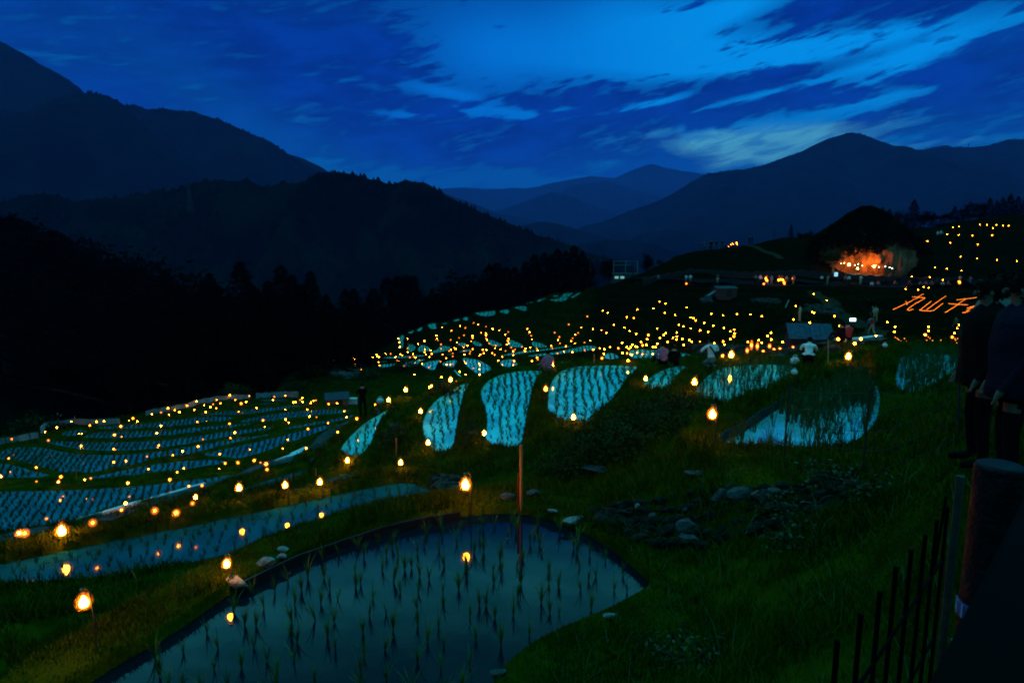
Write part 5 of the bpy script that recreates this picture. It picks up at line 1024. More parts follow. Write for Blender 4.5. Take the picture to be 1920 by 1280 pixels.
# ------------------------------------------------------------------ sheds and buildings
M_dwood = mat('dark_boards', (0.02, 0.014, 0.012), .9, (0.012, 0.008, 0.007), 3, stretch=(1, 1, 6))
M_red = mat('rusty_red_wall', (0.16, 0.035, 0.03), .8, (0.09, 0.02, 0.018), 2)
M_roof = mat('blue_sheet_roof', (0.03, 0.055, 0.11), .7, (0.009, 0.016, 0.04), 6, bump=.4, bscale=12, stretch=(.4, 3, 1))
def shed(px, py, w, d, h, rh, rz, label, wall, roofm, D=None, over=.15):
    p = hit(px, py) if D is None else at_y(px, py, D); root = empty('shed', p, rz); tag(root, label, 'shed', 'small sheds')
    b_ = MB(); b_.add([(-w/2, -d/2, -.5), (w/2, -d/2, -.5), (w/2, d/2, -.5), (-w/2, d/2, -.5), (-w/2, -d/2, h), (w/2, -d/2, h), (w/2, d/2, h), (-w/2, d/2, h), (-w/2, 0, h + rh), (w/2, 0, h + rh)],
           [(0, 1, 5, 4), (2, 3, 7, 6), (1, 2, 6, 9, 5), (3, 0, 4, 8, 7)]); b_.obj('wall', wall, root)
    r_ = MB()
    for s_ in (-1, 1):
        e = over; y1, z1 = s_ * (d/2 + e), h - rh * e / (d/2); V = [(-w/2 - e, 0, h + rh + .03), (w/2 + e, 0, h + rh + .03), (w/2 + e, y1, z1 + .03), (-w/2 - e, y1, z1 + .03)]
        V += [(a, b2, c + .05) for a, b2, c in V]; r_.add(V, [(0, 1, 2, 3), (7, 6, 5, 4), (0, 4, 5, 1), (1, 5, 6, 2), (2, 6, 7, 3), (3, 7, 4, 0)])
        for k in range(9):
            x_ = -w/2 + w * k / 8; r_.tube([(x_, 0, h + rh + .09), (x_, y1, z1 + .09)], .02, 4)
    r_.obj('roof', roofm, root)
    MB().box((w * .1, -d/2 - .01, h * .42), (w * .28, .04, h * .84)).obj('door', mat('shed_door', (0.028, 0.02, 0.016), .8), root); return root
shed(1512, 658, 2.3, 2.0, .95, .75, R(-14), 'dark wooden shed with a blue-grey roof behind the crouching man', M_dwood, M_roof, 36)
shed(1357, 557, 3.4, 2.0, 1.3, .35, R(10), 'small shed with a dull red wall below the road', M_red, M_black)
shed(632, 755, 1.9, 1.4, .5, .45, R(20), 'tiny tent-roofed shed beyond the left pools', mat('tan_boards', (0.22, 0.12, 0.06), .8), mat('dark_roof', (0.02, 0.03, 0.06), .7))
for k in range(3):
    p = hit(1322 + k * 3, 556); o = MB().tube([(0, 0, 0), (1.6, .2, 1.0)], .05, 5).obj('pipe', mat('blue_pipe', (0.2, 0.35, 0.5), .4)); o.location = tuple(p); tag(o, 'blue pipe, %s of three leaning left of the red shed' % ordn(k + 1), 'pipe', 'blue pipes')
o = MB().box((0, 0, .25), (.9, .5, .5)).box((0, 0, .53), (.96, .56, .06)).obj('cool_box', M_bag); o.location = tuple(hit(660, 757)); tag(o, 'pale box left of the standing person in black', 'box')
# roadside building with open upper floor
M_steel = mat('pale_beams', (0.16, 0.19, 0.19), .6, (0.1, 0.12, 0.12), 4)
p = at_y(1172, 527, 121); p[2] = ground(p[0], p[1]); root = empty('roadside_building', p); tag(root, 'pale open-framed roadside building left of the street lamp', 'building')
MB().box((0, 1.5, 1.0), (5.2, 3, 2.2)).obj('wall', mat('grey_wall', (0.06, 0.08, 0.09), .8), root)
MB().box((0, -.1, 2.35), (5.6, .25, .22)).box((0, 1.5, 2.3), (5.4, 3.2, .12)).obj('eave', M_steel, root)
MB().box((0, -.2, 4.1), (5.2, .12, .12)).box((0, -.2, 4.9), (5.2, .1, .1)).obj('rail', M_steel, root)
for x_ in (-2.5, 0, 2.5): MB().box((x_, -.2, 3.6), (.14, .14, 2.7)).obj('pillar', M_steel, root)
for x_ in (-1.8, -.6): MB().box((x_, -.02, 1.5), (.8, .06, .5)).obj('window', emat('lit_window', (.5, .8, .75), .35), root)
# street lamp, utility poles, pylons
def pole(px, ybase, ytop, D, label, arms=2, w=.12, name='utility_pole', cat='pole'):
    p = at_y(px, ybase, D); t = at_y(px, ytop, D); h = t[2] - p[2]; root = empty(name, p); tag(root, label, cat, 'poles')
    MB().tube([(0, 0, -1), (0, 0, h)], [w, w * .6], 8).obj('pole', M_stake, root)
    for k in range(arms): MB().box((0, 0, h - .4 - k * .7), (1.5, .1, .1)).obj('crossarm', M_stake, root)
    return root, h
r_, h_ = pole(1192, 530, 518, 112, 'street lamp with a greenish light beside the road', 0, .06, 'street_lamp', 'street lamp')
MB().ico((0, -.1, h_), .16, 2).obj('lamp_head', emat('green_white_lamp', (.75, 1, .55), 26), r_); MB().tube([(0, 0, h_ - .2), (0, -.1, h_ + .1)], .04, 5).obj('arm', M_stake, r_)
pole(1107, 500, 481, 128, 'utility pole at the left end of the road'); pole(1186, 530, 487, 120, 'utility pole rising beside the pale roadside building', 3); pole(1451, 446, 428, 140, 'small utility pole on the hill left of the lone pine')
pole(1816, 275, 268, 4100, 'distant mast on the right mountain, nearer the boulder', 0, 3.0, 'mast', 'mast'); pole(1735, 282, 276, 4100, 'distant mast left of the other mountain mast', 0, 2.5, 'mast', 'mast')
M_lat = mat('pylon_steel', (0.04, 0.05, 0.06), .6, (0.03, 0.035, 0.04), 1)
def pylon(px, yb, yt, D, label):
    p = at_y(px, yb, D); h = at_y(px, yt, D)[2] - p[2]; root = empty('pylon', p); tag(root, label, 'pylon', 'power pylons'); wb, wt_ = h * .085, h * .012; r0 = h * .0045
    for sx_ in (-1, 1):
        for sy_ in (-1, 1): MB().tube([(sx_ * wb, sy_ * wb, 0), (sx_ * wt_, sy_ * wt_, h * .93), (0, 0, h)], r0, 4).obj('leg', M_lat, root)
    br = MB(); N = 9
    for k in range(N):
        a0, a1 = k / N, (k + 1) / N; w0, w1 = wb + (wt_ - wb) * a0, wb + (wt_ - wb) * a1
        for s_ in (-1, 1):
            br.tube([(-w0, s_ * w0, a0 * h * .93), (w1, s_ * w1, a1 * h * .93)], r0 * .6, 3); br.tube([(w0, s_ * w0, a0 * h * .93), (-w1, s_ * w1, a1 * h * .93)], r0 * .6, 3)
            br.tube([(s_ * w0, -w0, a0 * h * .93), (s_ * w1, w1, a1 * h * .93)], r0 * .6, 3)
    br.obj('bracing', M_lat, root)
    for k in range(3): MB().box((0, 0, h * (.70 + .11 * k)), (h * .16, r0 * 2, r0 * 2)).obj('crossarm', M_lat, root)
pylon(357, 398, 344, 560, 'tall lattice pylon standing on the dark left ridge'); pylon(914, 503, 480, 420, 'faint lattice pylon above the dark tree row in the middle')
# ------------------------------------------------------------------ the great boulder and its stalls
M_cliff = mat('boulder_rock', (0.26, 0.15, 0.08), .95, (0.05, 0.032, 0.02), .9, bump=1.0, bscale=2.2, stretch=(1.2, 1.2, .4), spec=.1)
pc = at_y(1620, 512, 112); pc[2] = ground(pc[0], pc[1] - 8) - .3
root = empty('great_boulder', pc); tag(root, 'huge overgrown boulder lit orange at its foot', 'boulder')
bm = bmesh.new(); bmesh.ops.create_icosphere(bm, subdivisions=6, radius=1)
v = np.array([x.co[:] for x in bm.verts]); f = [tuple(q.index for q in fa.verts) for fa in bm.faces]; bm.free()
n = v / np.linalg.norm(v, axis=1)[:, None]; az_ = np.arctan2(n[:, 0], -n[:, 1]); zt = n[:, 2]
prof = np.interp(zt, [-1, -.6, -.25, .15, .45, .75, 1], [.5, .82, .97, 1.0, .80, .45, 0.0]); hr_ = np.hypot(n[:, 0], n[:, 1]) + 1e-6
sx_ = n[:, 0] / hr_; sy_ = n[:, 1] / hr_
lump = 1 + .05 * vnoise(az_ * 2.2, zt * 2, 91, 4) + .05 * np.round(vnoise(az_ * 1.3 + 7, zt * .6, 92, 2) * 2)
Xb = sx_ * prof * 9.6 * lump; Yb = sy_ * prof * 7.0 * lump; Zb = np.interp(zt, [-1, -.3, .1, .5, 1], [-1.5, .5, 5.0, 9.0, 13.6]) + vnoise(Xb * .3, Yb * .3, 93, 3) * .5
cr_k = vnoise(Xb * .22 + 3, Zb * .05 + Yb * .2, 95, 4); dsp = -np.abs(cr_k) * 1.3 + .25 * vnoise(Xb * .9, Zb * .7 + Yb * .5, 96, 4)
Xb += sx_ * dsp; Yb += sy_ * dsp - .35 * np.clip(3.5 - Zb, 0, 3) * (sy_ < 0) * -1
Xb += np.where(zt > 0, -Zb * .03, 0)
MB().add(np.c_[Xb, Yb, Zb], f).obj('rock', M_cliff, root, True)
g = np.random.default_rng(4); nl = 34000; th = g.uniform(0, 6.283, nl); zz = g.uniform(0, 1, nl) ** .8
rimz = 5.0 + 1.1 * np.sin(th * 2 + 1) + .7 * np.sin(th * 5) + .5 * np.sin(th * 11)
Zl = rimz + (13.8 - rimz) * zz; pr = np.interp(Zl, [3, 5.5, 8, 10.5, 12.5, 13.9], [.98, 1.02, .86, .58, .33, .06]) * (1 + g.normal(0, .05, nl) + .06 * np.sin(th * 7 + Zl))
Pl = np.stack([np.sin(th) * pr * 9.8 - Zl * .03, -np.cos(th) * pr * 7.2, Zl], -1); a_ = g.normal(size=(nl, 3)); a_ /= np.linalg.norm(a_, axis=1)[:, None]; bb = np.cross(a_, g.normal(size=(nl, 3))); bb /= np.linalg.norm(bb, axis=1)[:, None]
sz = g.uniform(.12, .42, nl)[:, None]; Vl = np.stack([Pl - a_ * sz, Pl + bb * sz * .6, Pl + a_ * sz, Pl - bb * sz * .6], 1).reshape(-1, 3)
link('vegetation', fast_mesh('vegetation', Vl, np.arange(len(Vl)).reshape(-1, 4), mat('boulder_bush', (0.005, 0.009, 0.001), .9, (0.0025, 0.004, 0.0006), 1, spec=0), fsize=4), root)
def lamp(px, py, D, r, col, st, label, nm='flood_lamp', cat='lamp', pole_h=True):
    p = at_y(px, py, D); g0 = float(ground(p[0], p[1])); root = empty(nm, (p[0], p[1], g0)); tag(root, label, cat, 'lamps under the boulder')
    h = max(.3, p[2] - g0); MB().tube([(0, .1, -.1), (0, .1, h + .1)], .03, 5).obj('pole', M_stake, root)
    MB().ico((0, 0, h), r, 2).obj('bulb', emat('lamp_%s' % nm + str(int(col[1] * 100)), col, st), root)
lamp(1592, 496, 104.4, .14, (1, .24, .01), 1700, 'left orange flood lamp at the foot of the boulder'); lamp(1639, 499, 104.4, .14, (1, .21, .01), 1700, 'right orange flood lamp at the foot of the boulder')
for k, (x, y) in enumerate([(1577, 494), (1583, 493), (1603, 497), (1609, 495), (1617, 498), (1648, 500.5), (1660, 499.5), (1668, 501), (1673, 503)]):  # bulbs added in place of moving light streaks
    lamp(x, y, 102.2, .06, (1, .85, .5) if k < 5 else (.8, 1, .9), 14, 'added white bulb in place of a light streak, %s from the left under the boulder' % ordn(k + 1), 'streak_bulb', 'lamp')
lamp(1608, 503, 101.5, .12, (.9, 1, .25), 30, 'yellow-green lamp lighting the grass below the stalls')
M_canvas = mat('stall_canvas', (0.55, 0.5, 0.3), .7, (0.4, 0.36, 0.2), 3)
for k, (x, w) in enumerate([(1600, 2.2), (1618, 1.6), (1645, 1.8)]):
    p = at_y(x, 508, 104); p[2] = ground(p[0], p[1]); root = empty('stall_table', p); tag(root, ['long yellow stall table under the boulder', 'middle stall table under the boulder', 'right stall table under the boulder'][k], 'table', 'stall tables')
    MB().box((0, 0, .74), (w, .7, .06)).box((0, -.36, .5), (w, .02, .5)).obj('top', M_canvas, root)
    for a1 in (-1, 1):
        for b1 in (-1, 1): MB().box((a1 * w * .46, b1 * .3, .34), (.05, .05, .74)).obj('leg', M_stake, root)
p = at_y(1568, 509, 102.5); p[2] = ground(p[0], p[1]); root = empty('notice_board', p); tag(root, 'pale blue notice board left of the stalls', 'sign'); MB().box((0, 0, .95), (.6, .05, .7)).obj('board', emat('lit_board', (.45, .8, 1), .9), root)
for a1 in (-.25, .25): MB().box((a1, .04, .5), (.05, .05, 1.1)).obj('leg', M_stake, root)
p = at_y(1561, 508, 104); p[2] = ground(p[0], p[1]); root = empty('tree', p); tag(root, 'small tree with a lit trunk at the left foot of the boulder', 'tree')
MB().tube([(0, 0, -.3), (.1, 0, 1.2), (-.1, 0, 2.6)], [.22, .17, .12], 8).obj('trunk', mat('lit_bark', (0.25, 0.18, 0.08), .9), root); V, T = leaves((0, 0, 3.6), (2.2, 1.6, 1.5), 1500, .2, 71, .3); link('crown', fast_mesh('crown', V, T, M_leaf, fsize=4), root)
# red lanterns added in place of a light trail, to light the stone wall
for k, (x, y) in enumerate([(1401, 657), (1409, 647), (1420, 649), (1443, 648.5), (1431, 658), (1451, 661), (1462, 659), (1487, 657), (1545, 649), (1572, 652)]):
    p = at_y(x, y, 34.5 - .2 * (k % 3)); g0 = float(ground(p[0], p[1])); hh = max(.2, p[2] - g0); o = link('lantern', FL['r']); o.location = (p[0], p[1], g0); o.scale = (.75, .75, hh / .45)
    tag(o, 'added red-orange lantern in place of the light trail by the shed, %s from the left' % ordn(k + 1), 'lantern', 'added red lanterns along the stone wall')
# ------------------------------------------------------------------ people
M_skin = mat('skin', (0.30, 0.17, 0.12), .6, (0.24, 0.13, 0.09), 10); M_hair = mat('dark_hair', (0.006, 0.005, 0.005), .9, spec=.05)
CL = {'black': (0.004, .004, .005), 'white': (0.72, .74, .78), 'cream': (.5, .42, .28), 'grey': (.16, .17, .2), 'red': (.4, .03, .03), 'navy': (.006, .008, .02), 'pink': (.35, .12, .22), 'brown': (.14, .08, .05), 'blue': (.08, .16, .32), 'tan': (.34, .25, .14)}
def cl(n): return mat('cloth_' + n, CL[n], .9, tuple(c * .7 for c in CL[n]), 6, spec=.03 if max(CL[n]) < .03 else .2, bump=.3, bscale=18)
def pose(kind):
    J = dict(pel=(0, 0, .93), sp=(0, 0, 1.12), ch=(0, .0, 1.34), nk=(0, .01, 1.47), hd=(0, .03, 1.59), ht=(0, .025, 1.68))
    for s, a in ((-1, 'l'), (1, 'r')):
        J.update({'sh' + a: (s * .18, 0, 1.39), 'eb' + a: (s * .24, -.02, 1.11), 'wr' + a: (s * .23, .1, .88), 'hn' + a: (s * .22, .14, .80), 'hp' + a: (s * .095, 0, .88), 'kn' + a: (s * .11, .02, .49), 'an' + a: (s * .12, -.02, .09), 'to' + a: (s * .14, .16, .04)})
    if kind == 'phone': J.update(ebr=(.22, .14, 1.14), wrr=(.1, .30, 1.36), hnr=(.07, .33, 1.42), ebl=(-.22, .14, 1.13), wrl=(-.1, .30, 1.34), hnl=(-.06, .33, 1.40))
    if kind == 'walk': J.update(knl=(-.1, .2, .52), anl=(-.1, .28, .12), tol=(-.1, .42, .08), knr=(.1, -.04, .48), anr=(.1, -.3, .15), tor=(.11, -.2, .04), wrl=(-.22, -.1, .9), hnl=(-.22, -.12, .82), wrr=(.22, .25, .93), hnr=(.21, .3, .86))
    if kind == 'sit':
        J.update(pel=(0, 0, .12), sp=(0, .0, .3), ch=(0, .06, .53), nk=(0, .1, .66), hd=(0, .13, .78), ht=(0, .13, .87))
        for s, a in ((-1, 'l'), (1, 'r')): J.update({'sh' + a: (s * .18, .06, .58), 'eb' + a: (s * .25, .2, .38), 'wr' + a: (s * .14, .38, .42), 'hn' + a: (s * .08, .42, .42), 'hp' + a: (s * .1, .02, .12), 'kn' + a: (s * .14, .38, .42), 'an' + a: (s * .12, .56, .08), 'to' + a: (s * .13, .72, .04)})
    if kind in ('crouch',):
        J.update(pel=(0, -.12, .26), sp=(0, -.05, .44), ch=(0, .1, .66), nk=(.01, .17, .78), hd=(.02, .25, .87), ht=(.03, .27, .96))
        for s, a in ((-1, 'l'), (1, 'r')): J.update({'sh' + a: (s * .19, .10, .70), 'eb' + a: (s * .26, .28, .52), 'wr' + a: (s * .16, .46, .46), 'hn' + a: (s * .12, .54, .44), 'hp' + a: (s * .1, -.1, .24), 'kn' + a: (s * .18, .32, .46), 'an' + a: (s * .13, -.02, .09), 'to' + a: (s * .15, .15, .04)})
    if kind == 'kneel':
        J.update(pel=(0, 0, .30), sp=(0, .0, .50), ch=(0, .04, .74), nk=(0, .06, .87), hd=(0, .08, .99), ht=(0, .08, 1.08))
        for s, a in ((-1, 'l'), (1, 'r')): J.update({'sh' + a: (s * .19, .02, .79), 'eb' + a: (s * .33, .14, .62), 'wr' + a: (s * .22, .34, .56), 'hn' + a: (s * .16, .42, .55), 'hp' + a: (s * .1, 0, .27), 'kn' + a: (s * .14, .36, .1), 'an' + a: (s * .12, -.06, .08), 'to' + a: (s * .12, -.2, .04)})
    return J
RAD = dict(pel=.125, sp=.115, ch=.125, nk=.055, hd=.088, ht=.06, sh=.062, eb=.043, wr=.030, hn=.026, hp=.088, kn=.06, an=.042, to=.035)
EDG = [('pel', 'sp'), ('sp', 'ch'), ('ch', 'nk'), ('nk', 'hd'), ('hd', 'ht')] + [e for a in 'lr' for e in (('ch', 'sh' + a), ('sh' + a, 'eb' + a), ('eb' + a, 'wr' + a), ('wr' + a, 'hn' + a), ('pel', 'hp' + a), ('hp' + a, 'kn' + a), ('kn' + a, 'an' + a), ('an' + a, 'to' + a))]
REG = {'hd': 0, 'ht': 0, 'nk': 0, 'sh': 1, 'eb': 1, 'wr': 0, 'hn': 0, 'pel': 2, 'sp': 1, 'ch': 1, 'hp': 2, 'kn': 2, 'an': 2, 'to': 3}
def body_mesh(kind, fingers=False, lvl=1):
    J = pose(kind); keys = list(J); bm = bmesh.new(); vs = {k: bm.verts.new(J[k]) for k in keys}
    ed = list(EDG); fv = []
    for a, b_ in ed: bm.edges.new((vs[a], vs[b_]))
    if fingers:
        for a in 'lr':
            w, h = Vector(J['wr' + a]), Vector(J['hn' + a]); d = (h - w).normalized(); side = d.cross(Vector((0, 0, 1))).normalized()
            for k in range(4):
                b1 = bm.verts.new(h + side * (k - 1.5) * .019 + d * .03); b2 = bm.verts.new(h + side * (k - 1.5) * .021 + d * (.06 + .006 * (k in (1, 2))) + Vector((0, 0, -.015))); bm.edges.new((vs['hn' + a], b1)); bm.edges.new((b1, b2)); fv += [b1, b2]
            t1 = bm.verts.new(w.lerp(h, .6) + side * (.04 if a == 'l' else -.04)); t2 = bm.verts.new(h + side * (.05 if a == 'l' else -.05) + d * .03); bm.edges.new((vs['hn' + a], t1)); bm.edges.new((t1, t2)); fv += [t1, t2]
    nb_ = len(keys); me = bpy.data.meshes.new('t'); bm.to_mesh(me); bm.free(); o = bpy.data.objects.new('t', me); COL.objects.link(o)
    sk = o.modifiers.new('s', 'SKIN'); sk.use_smooth_shade = True; L = me.skin_vertices[0].data if me.skin_vertices else None
    if L is None:
        bm = bmesh.new(); bm.from_mesh(me); bm.verts.layers.skin.verify(); bm.to_mesh(me); bm.free(); L = me.skin_vertices[0].data
    for i in range(len(me.vertices)):
        r = RAD.get(keys[i], RAD.get(keys[i][:-1], .05)) if i < nb_ else .0085
        if i < nb_ and keys[i] in ('pel', 'sp', 'ch'): L[i].radius = (r * 1.15, r * .85)
        else: L[i].radius = (r, r)
        L[i].use_root = (i == 0)
    sb = o.modifiers.new('u', 'SUBSURF'); sb.levels = lvl; sb.render_levels = lvl
    dg = bpy.context.evaluated_depsgraph_get(); ev = o.evaluated_get(dg); out = bpy.data.meshes.new_from_object(ev, depsgraph=dg)
    bpy.data.objects.remove(o); bpy.data.meshes.remove(me)
    P = np.array([J[k] for k in keys]); idx_ = []
    for f_ in out.polygons:
        c = np.array(f_.center); k = keys[int(np.argmin(((P - c) ** 2).sum(1) - np.array([RAD.get(q, RAD.get(q[:-1], .05)) for q in keys]) ** 2))]; rg_ = REG.get(k, REG.get(k[:-1], 1)) if not (fingers and kind == 'stand' and k[:-1] == 'wr') else 1
        if k == 'nk' and c[2] < J['nk'][2] - .01: rg_ = 1
        if k in ('hd', 'ht') and (c[2] > J['hd'][2] + .045 or c[1] < J['hd'][1] - .02): rg_ = 4
        idx_.append(rg_)
    out.polygons.foreach_set('material_index', idx_); out['h'] = J['ht'][2]; return out, J
BM = {k: body_mesh(k) for k in ('stand', 'phone', 'walk', 'sit')}; BM['crouch'] = body_mesh('crouch', True, 2); BM['kneel'] = body_mesh('kneel', True, 2)
BM['near'] = body_mesh('stand', True, 2)
def person(px, py0, kind, rz, shirt, trousers, label, group=None, hgt=None, D=None, scale=1.0, p=None, big=False, lift=0):
    if p is None: p = hit(px, py0)
    src, J = BM[kind]; me = src.copy(); me.name = 'person'
    for m in (mat('shaded_skin', (0.12, 0.07, 0.05), .7, (0.09, 0.05, 0.035), 10) if kind == 'near' else M_skin, cl(shirt), cl(trousers), cl('black'), M_hair): me.materials.append(m)  # near figures: shade put into a darker skin colour
    root = link('person', me); root.location = tuple(p); root.rotation_euler = (0, 0, R(rz)); root.scale = (scale,) * 3
    tag(root, label, 'person', group)
    hd = np.array(J['hd'])
    if big:
        hm_ = MB().ico(hd + [0, -.022, .028], .094, 3, 0, .035, (.96, 1.08, 1.12), 3); hm_.obj('hair', M_hair, root, True)
        fc = MB()
        for s in (-1, 1): fc.ico(hd + [s * .035, .085, .0], .012, 1); fc.ico(hd + [s * .086, .005, -.01], .022, 1, 0, 0, (.4, .8, 1.2))
        fc.obj('ears', root.data.materials[0], root); MB().ico(hd + [0, .098, -.02], .016, 1, 0, 0, (.8, 1, 1.5)).obj('nose', root.data.materials[0], root)
    if kind == 'near':
        g = np.random.default_rng(int(rz)); pf = [(.07, 1.50), (.13, 1.46), (.20, 1.40), (.235, 1.30), (.24, 1.15), (.235, 1.0), (.25, .88), (.265, .78), (.25, .77)]; n_ = 40; V = []
        for i, (r, z) in enumerate(pf):
            for k in range(n_):
                th = 2 * math.pi * k / n_; fo = 1 + .05 * math.sin(th * 7 + z * 9) * min(1, r / .2) + .04 * math.sin(th * 3 - z * 14); V.append((r * fo * math.cos(th), r * fo * .72 * math.sin(th), z + .01 * math.sin(th * 5)))
        MB().add(V, [(i * n_ + k, i * n_ + (k + 1) % n_, (i + 1) * n_ + (k + 1) % n_, (i + 1) * n_ + k) for i in range(len(pf) - 1) for k in range(n_)]).obj('coat', cl(shirt), root, True)
        V, T = leaves(tuple(hd + [0, -.03, .02]), (.092, .105, .12), 1200, .016, int(rz), .8); root.children[0].parent = root
        link('hair_strands', fast_mesh('hair_strands', V, T, M_hair, fsize=4), root)
    return root
# crouching and sitting spectators in the middle
m1 = person(1515, 684, 'crouch', -25, 'white', 'black', 'crouching man in a white T-shirt seen from behind', big=True, scale=1.08)
m2 = person(1333, 690, 'kneel', 10, 'white', 'grey', 'kneeling man in a pale shirt with a dark pack strap', big=True, scale=1.05)
J = BM['kneel'][1]; MB().tube([(-.14, -.1, .82), (.0, -.155, .62), (.16, -.1, .36)], .028, 6).obj('pack_strap', cl('black'), m2)
person(1243, 689, 'sit', 10, 'pink', 'black', 'seated person in pink before the square pool', scale=1.15); person(1264, 690, 'sit', -5, 'black', 'black', 'seated person in black before the square pool', scale=1.1)
person(1029, 700, 'sit', 20, 'pink', 'brown', 'seated person in dull pink beside the rim lantern', scale=1.2)
person(681, 784, 'phone', 25, 'black', 'black', 'person in black standing on the path beyond the crescents', scale=1.02)
person(110, 803, 'phone', -60, 'navy', 'brown', 'person bending by the far left corner of the sheet fence', scale=.95); person(119, 803, 'sit', -40, 'red', 'black', 'person in dark red sitting by the far left sheet fence')
person(1590, 641, 'sit', 0, 'red', 'black', 'person in red sitting right of the shed'); person(1580, 643, 'sit', 30, 'black', 'black', 'person in black sitting beside the one in red')
q = hit(1588, 641); o = MB().box((0, 0, 0), (.24, .03, .12)).obj('phone_screen', emat('bright_screen', (.75, .95, 1), 4)); o.location = (q[0], q[1] - .3, q[2] + 1.0); tag(o, 'bright white screen held up by the seated people near the shed', 'screen')
for i, (x, y, k, rz, a, b_, lb, sc_) in enumerate([
 (1634, 603, 'stand', 180, 'black', 'black', 'person in black with a white hat on the dirt path', 1.0), (1640, 604, 'walk', 160, 'cream', 'tan', 'person in cream standing on the dirt path junction', 1.0),
 (1630, 628, 'stand', 0, 'blue', 'black', 'person in blue on the lower dirt path', .95), (1634, 629, 'walk', 10, 'red', 'cream', 'person in red shirt and pale trousers on the lower path', 1.0),
 (1499, 602, 'stand', 90, 'cream', 'cream', 'person in cream alone on the terraced slope', 1.0), (1790, 630, 'stand', 20, 'brown', 'black', 'dark figure among the lanterns below the glowing characters', 1.0)]): person(x, y, k, rz, a, b_, lb, scale=sc_)
RP_ = [(1234, 'stand', 'grey', 'black', 'dim figure on the road near the street lamp'), (1286, 'phone', 'white', 'grey', 'left figure of the pair in white on the road'), (1294, 'stand', 'white', 'grey', 'right figure of the pair in white on the road'), (1345, 'stand', 'brown', 'cream', 'lone figure in brown and cream on the road'),
 (1416, 'phone', 'grey', 'black', 'figure in grey left of the lantern carriers'), (1425, 'stand', 'white', 'black', 'figure in white left of the lantern carriers'), (1437, 'walk', 'red', 'white', 'figure in red carrying a lantern'), (1446, 'stand', 'blue', 'grey', 'figure in dim blue right of the one in red'),
 (1460, 'stand', 'brown', 'black', 'left figure of the three lantern carriers'), (1465, 'stand', 'brown', 'black', 'middle figure of the three lantern carriers'), (1474, 'stand', 'tan', 'brown', 'figure in tan, right of the lantern carriers'), (1487, 'phone', 'pink', 'tan', 'figure in pink alone right of the lantern carriers'),
 (1540, 'phone', 'white', 'navy', 'figure in white shirt and dark trousers on the road'), (1551, 'phone', 'tan', 'tan', 'figure all in tan with raised arms on the road'), (1584, 'stand', 'pink', 'black', 'left figure of the close pair on the road'), (1591, 'stand', 'white', 'black', 'right figure of the close pair on the road'), (1613, 'phone', 'white', 'cream', 'figure in pale clothes leaning on the road'),
 (1798, 'phone', 'cream', 'cream', 'figure in cream lit by a lantern at the right of the road'), (1818, 'phone', 'pink', 'grey', 'rightmost figure on the road beside the pale cloth')]
for i, (x, k, a, b_, lb) in enumerate(RP_): person(x, 533 + (x - 1234) * .004, k, 180 + random.uniform(-40, 40), a, b_, lb, 'people standing on the road', scale=random.uniform(.98, 1.06))
for i, (x, a) in enumerate([(1634, 'white'), (1646, 'grey'), (1676, 'pink'), (1704, 'red'), (1724, 'grey'), (1735, 'pink'), (1746, 'brown'), (1766, 'white'), (1776, 'pink')]):
    person(x, 537, 'sit', 180 + random.uniform(-25, 25), a, 'black', 'person in %s sitting on the road edge, %s sitter from the left' % (a, ordn(i + 1)), 'people sitting on the road edge', scale=1.1)
for i, (x, y) in enumerate([(1314, 468), (1320, 467), (1331, 466), (1334, 466), (1343, 466), (1354, 464)]): person(x, y, 'stand', random.uniform(0, 360), 'black' if i != 1 else 'brown', 'black', 'dark figure on the hill crest, %s from the left' % ordn(i + 1), 'people on the hill crest', scale=1.1)
for i, (x, y) in enumerate([(1362, 462), (1370, 461), (1378, 460)]): person(x, y, 'sit', random.uniform(0, 360), 'black', 'black', 'sitting figure on the hill crest, %s from the left' % ordn(i + 1), 'people sitting on the hill crest', scale=1.1)
for i, (x, y) in enumerate([(1405, 456), (1410, 456)]): person(x, y, 'stand', 30, 'navy', 'black', ['left', 'right'][i] + ' figure of the pair on top of the hill path', 'pair on the hill path', scale=1.15)
for i, (x, y) in enumerate([(1757, 442), (1763, 441)]): person(x, y, 'sit', 200, 'white', 'grey', ['left', 'right'][i] + ' sitter in white on the terraces right of the boulder', 'pair on the right terraces', scale=1.2)
for k, (x, y) in enumerate([(1366, 462), (1370, 459), (1374, 457), (1381, 455), (1382, 458)]):
    p = at_y(x, y, 124); o = link('lantern', FL['s']); o.location = (p[0], p[1], ground(p[0], p[1])); o.scale = (2.4, 2.4, max(.5, (p[2] - ground(p[0], p[1])) / .42)); tag(o, 'small lantern among the people on the hill crest, %s from left' % ordn(k + 1), 'lantern', 'lanterns on the hill crest')
for k, (x, y) in enumerate([(1436, 522), (1438, 526), (1460, 525), (1464, 524), (1468, 525), (1470, 529), (1487, 522), (1799, 529)]):
    p = at_y(x, y, 99); g0 = float(ground(p[0], p[1])); o = link('lantern', FL['m']); o.location = (p[0], p[1], g0); o.scale = (2, 2, max(.4, (p[2] - g0) / .45)); tag(o, 'lantern carried by the people on the road, %s from left' % ordn(k + 1), 'lantern', 'carried lanterns on the road')
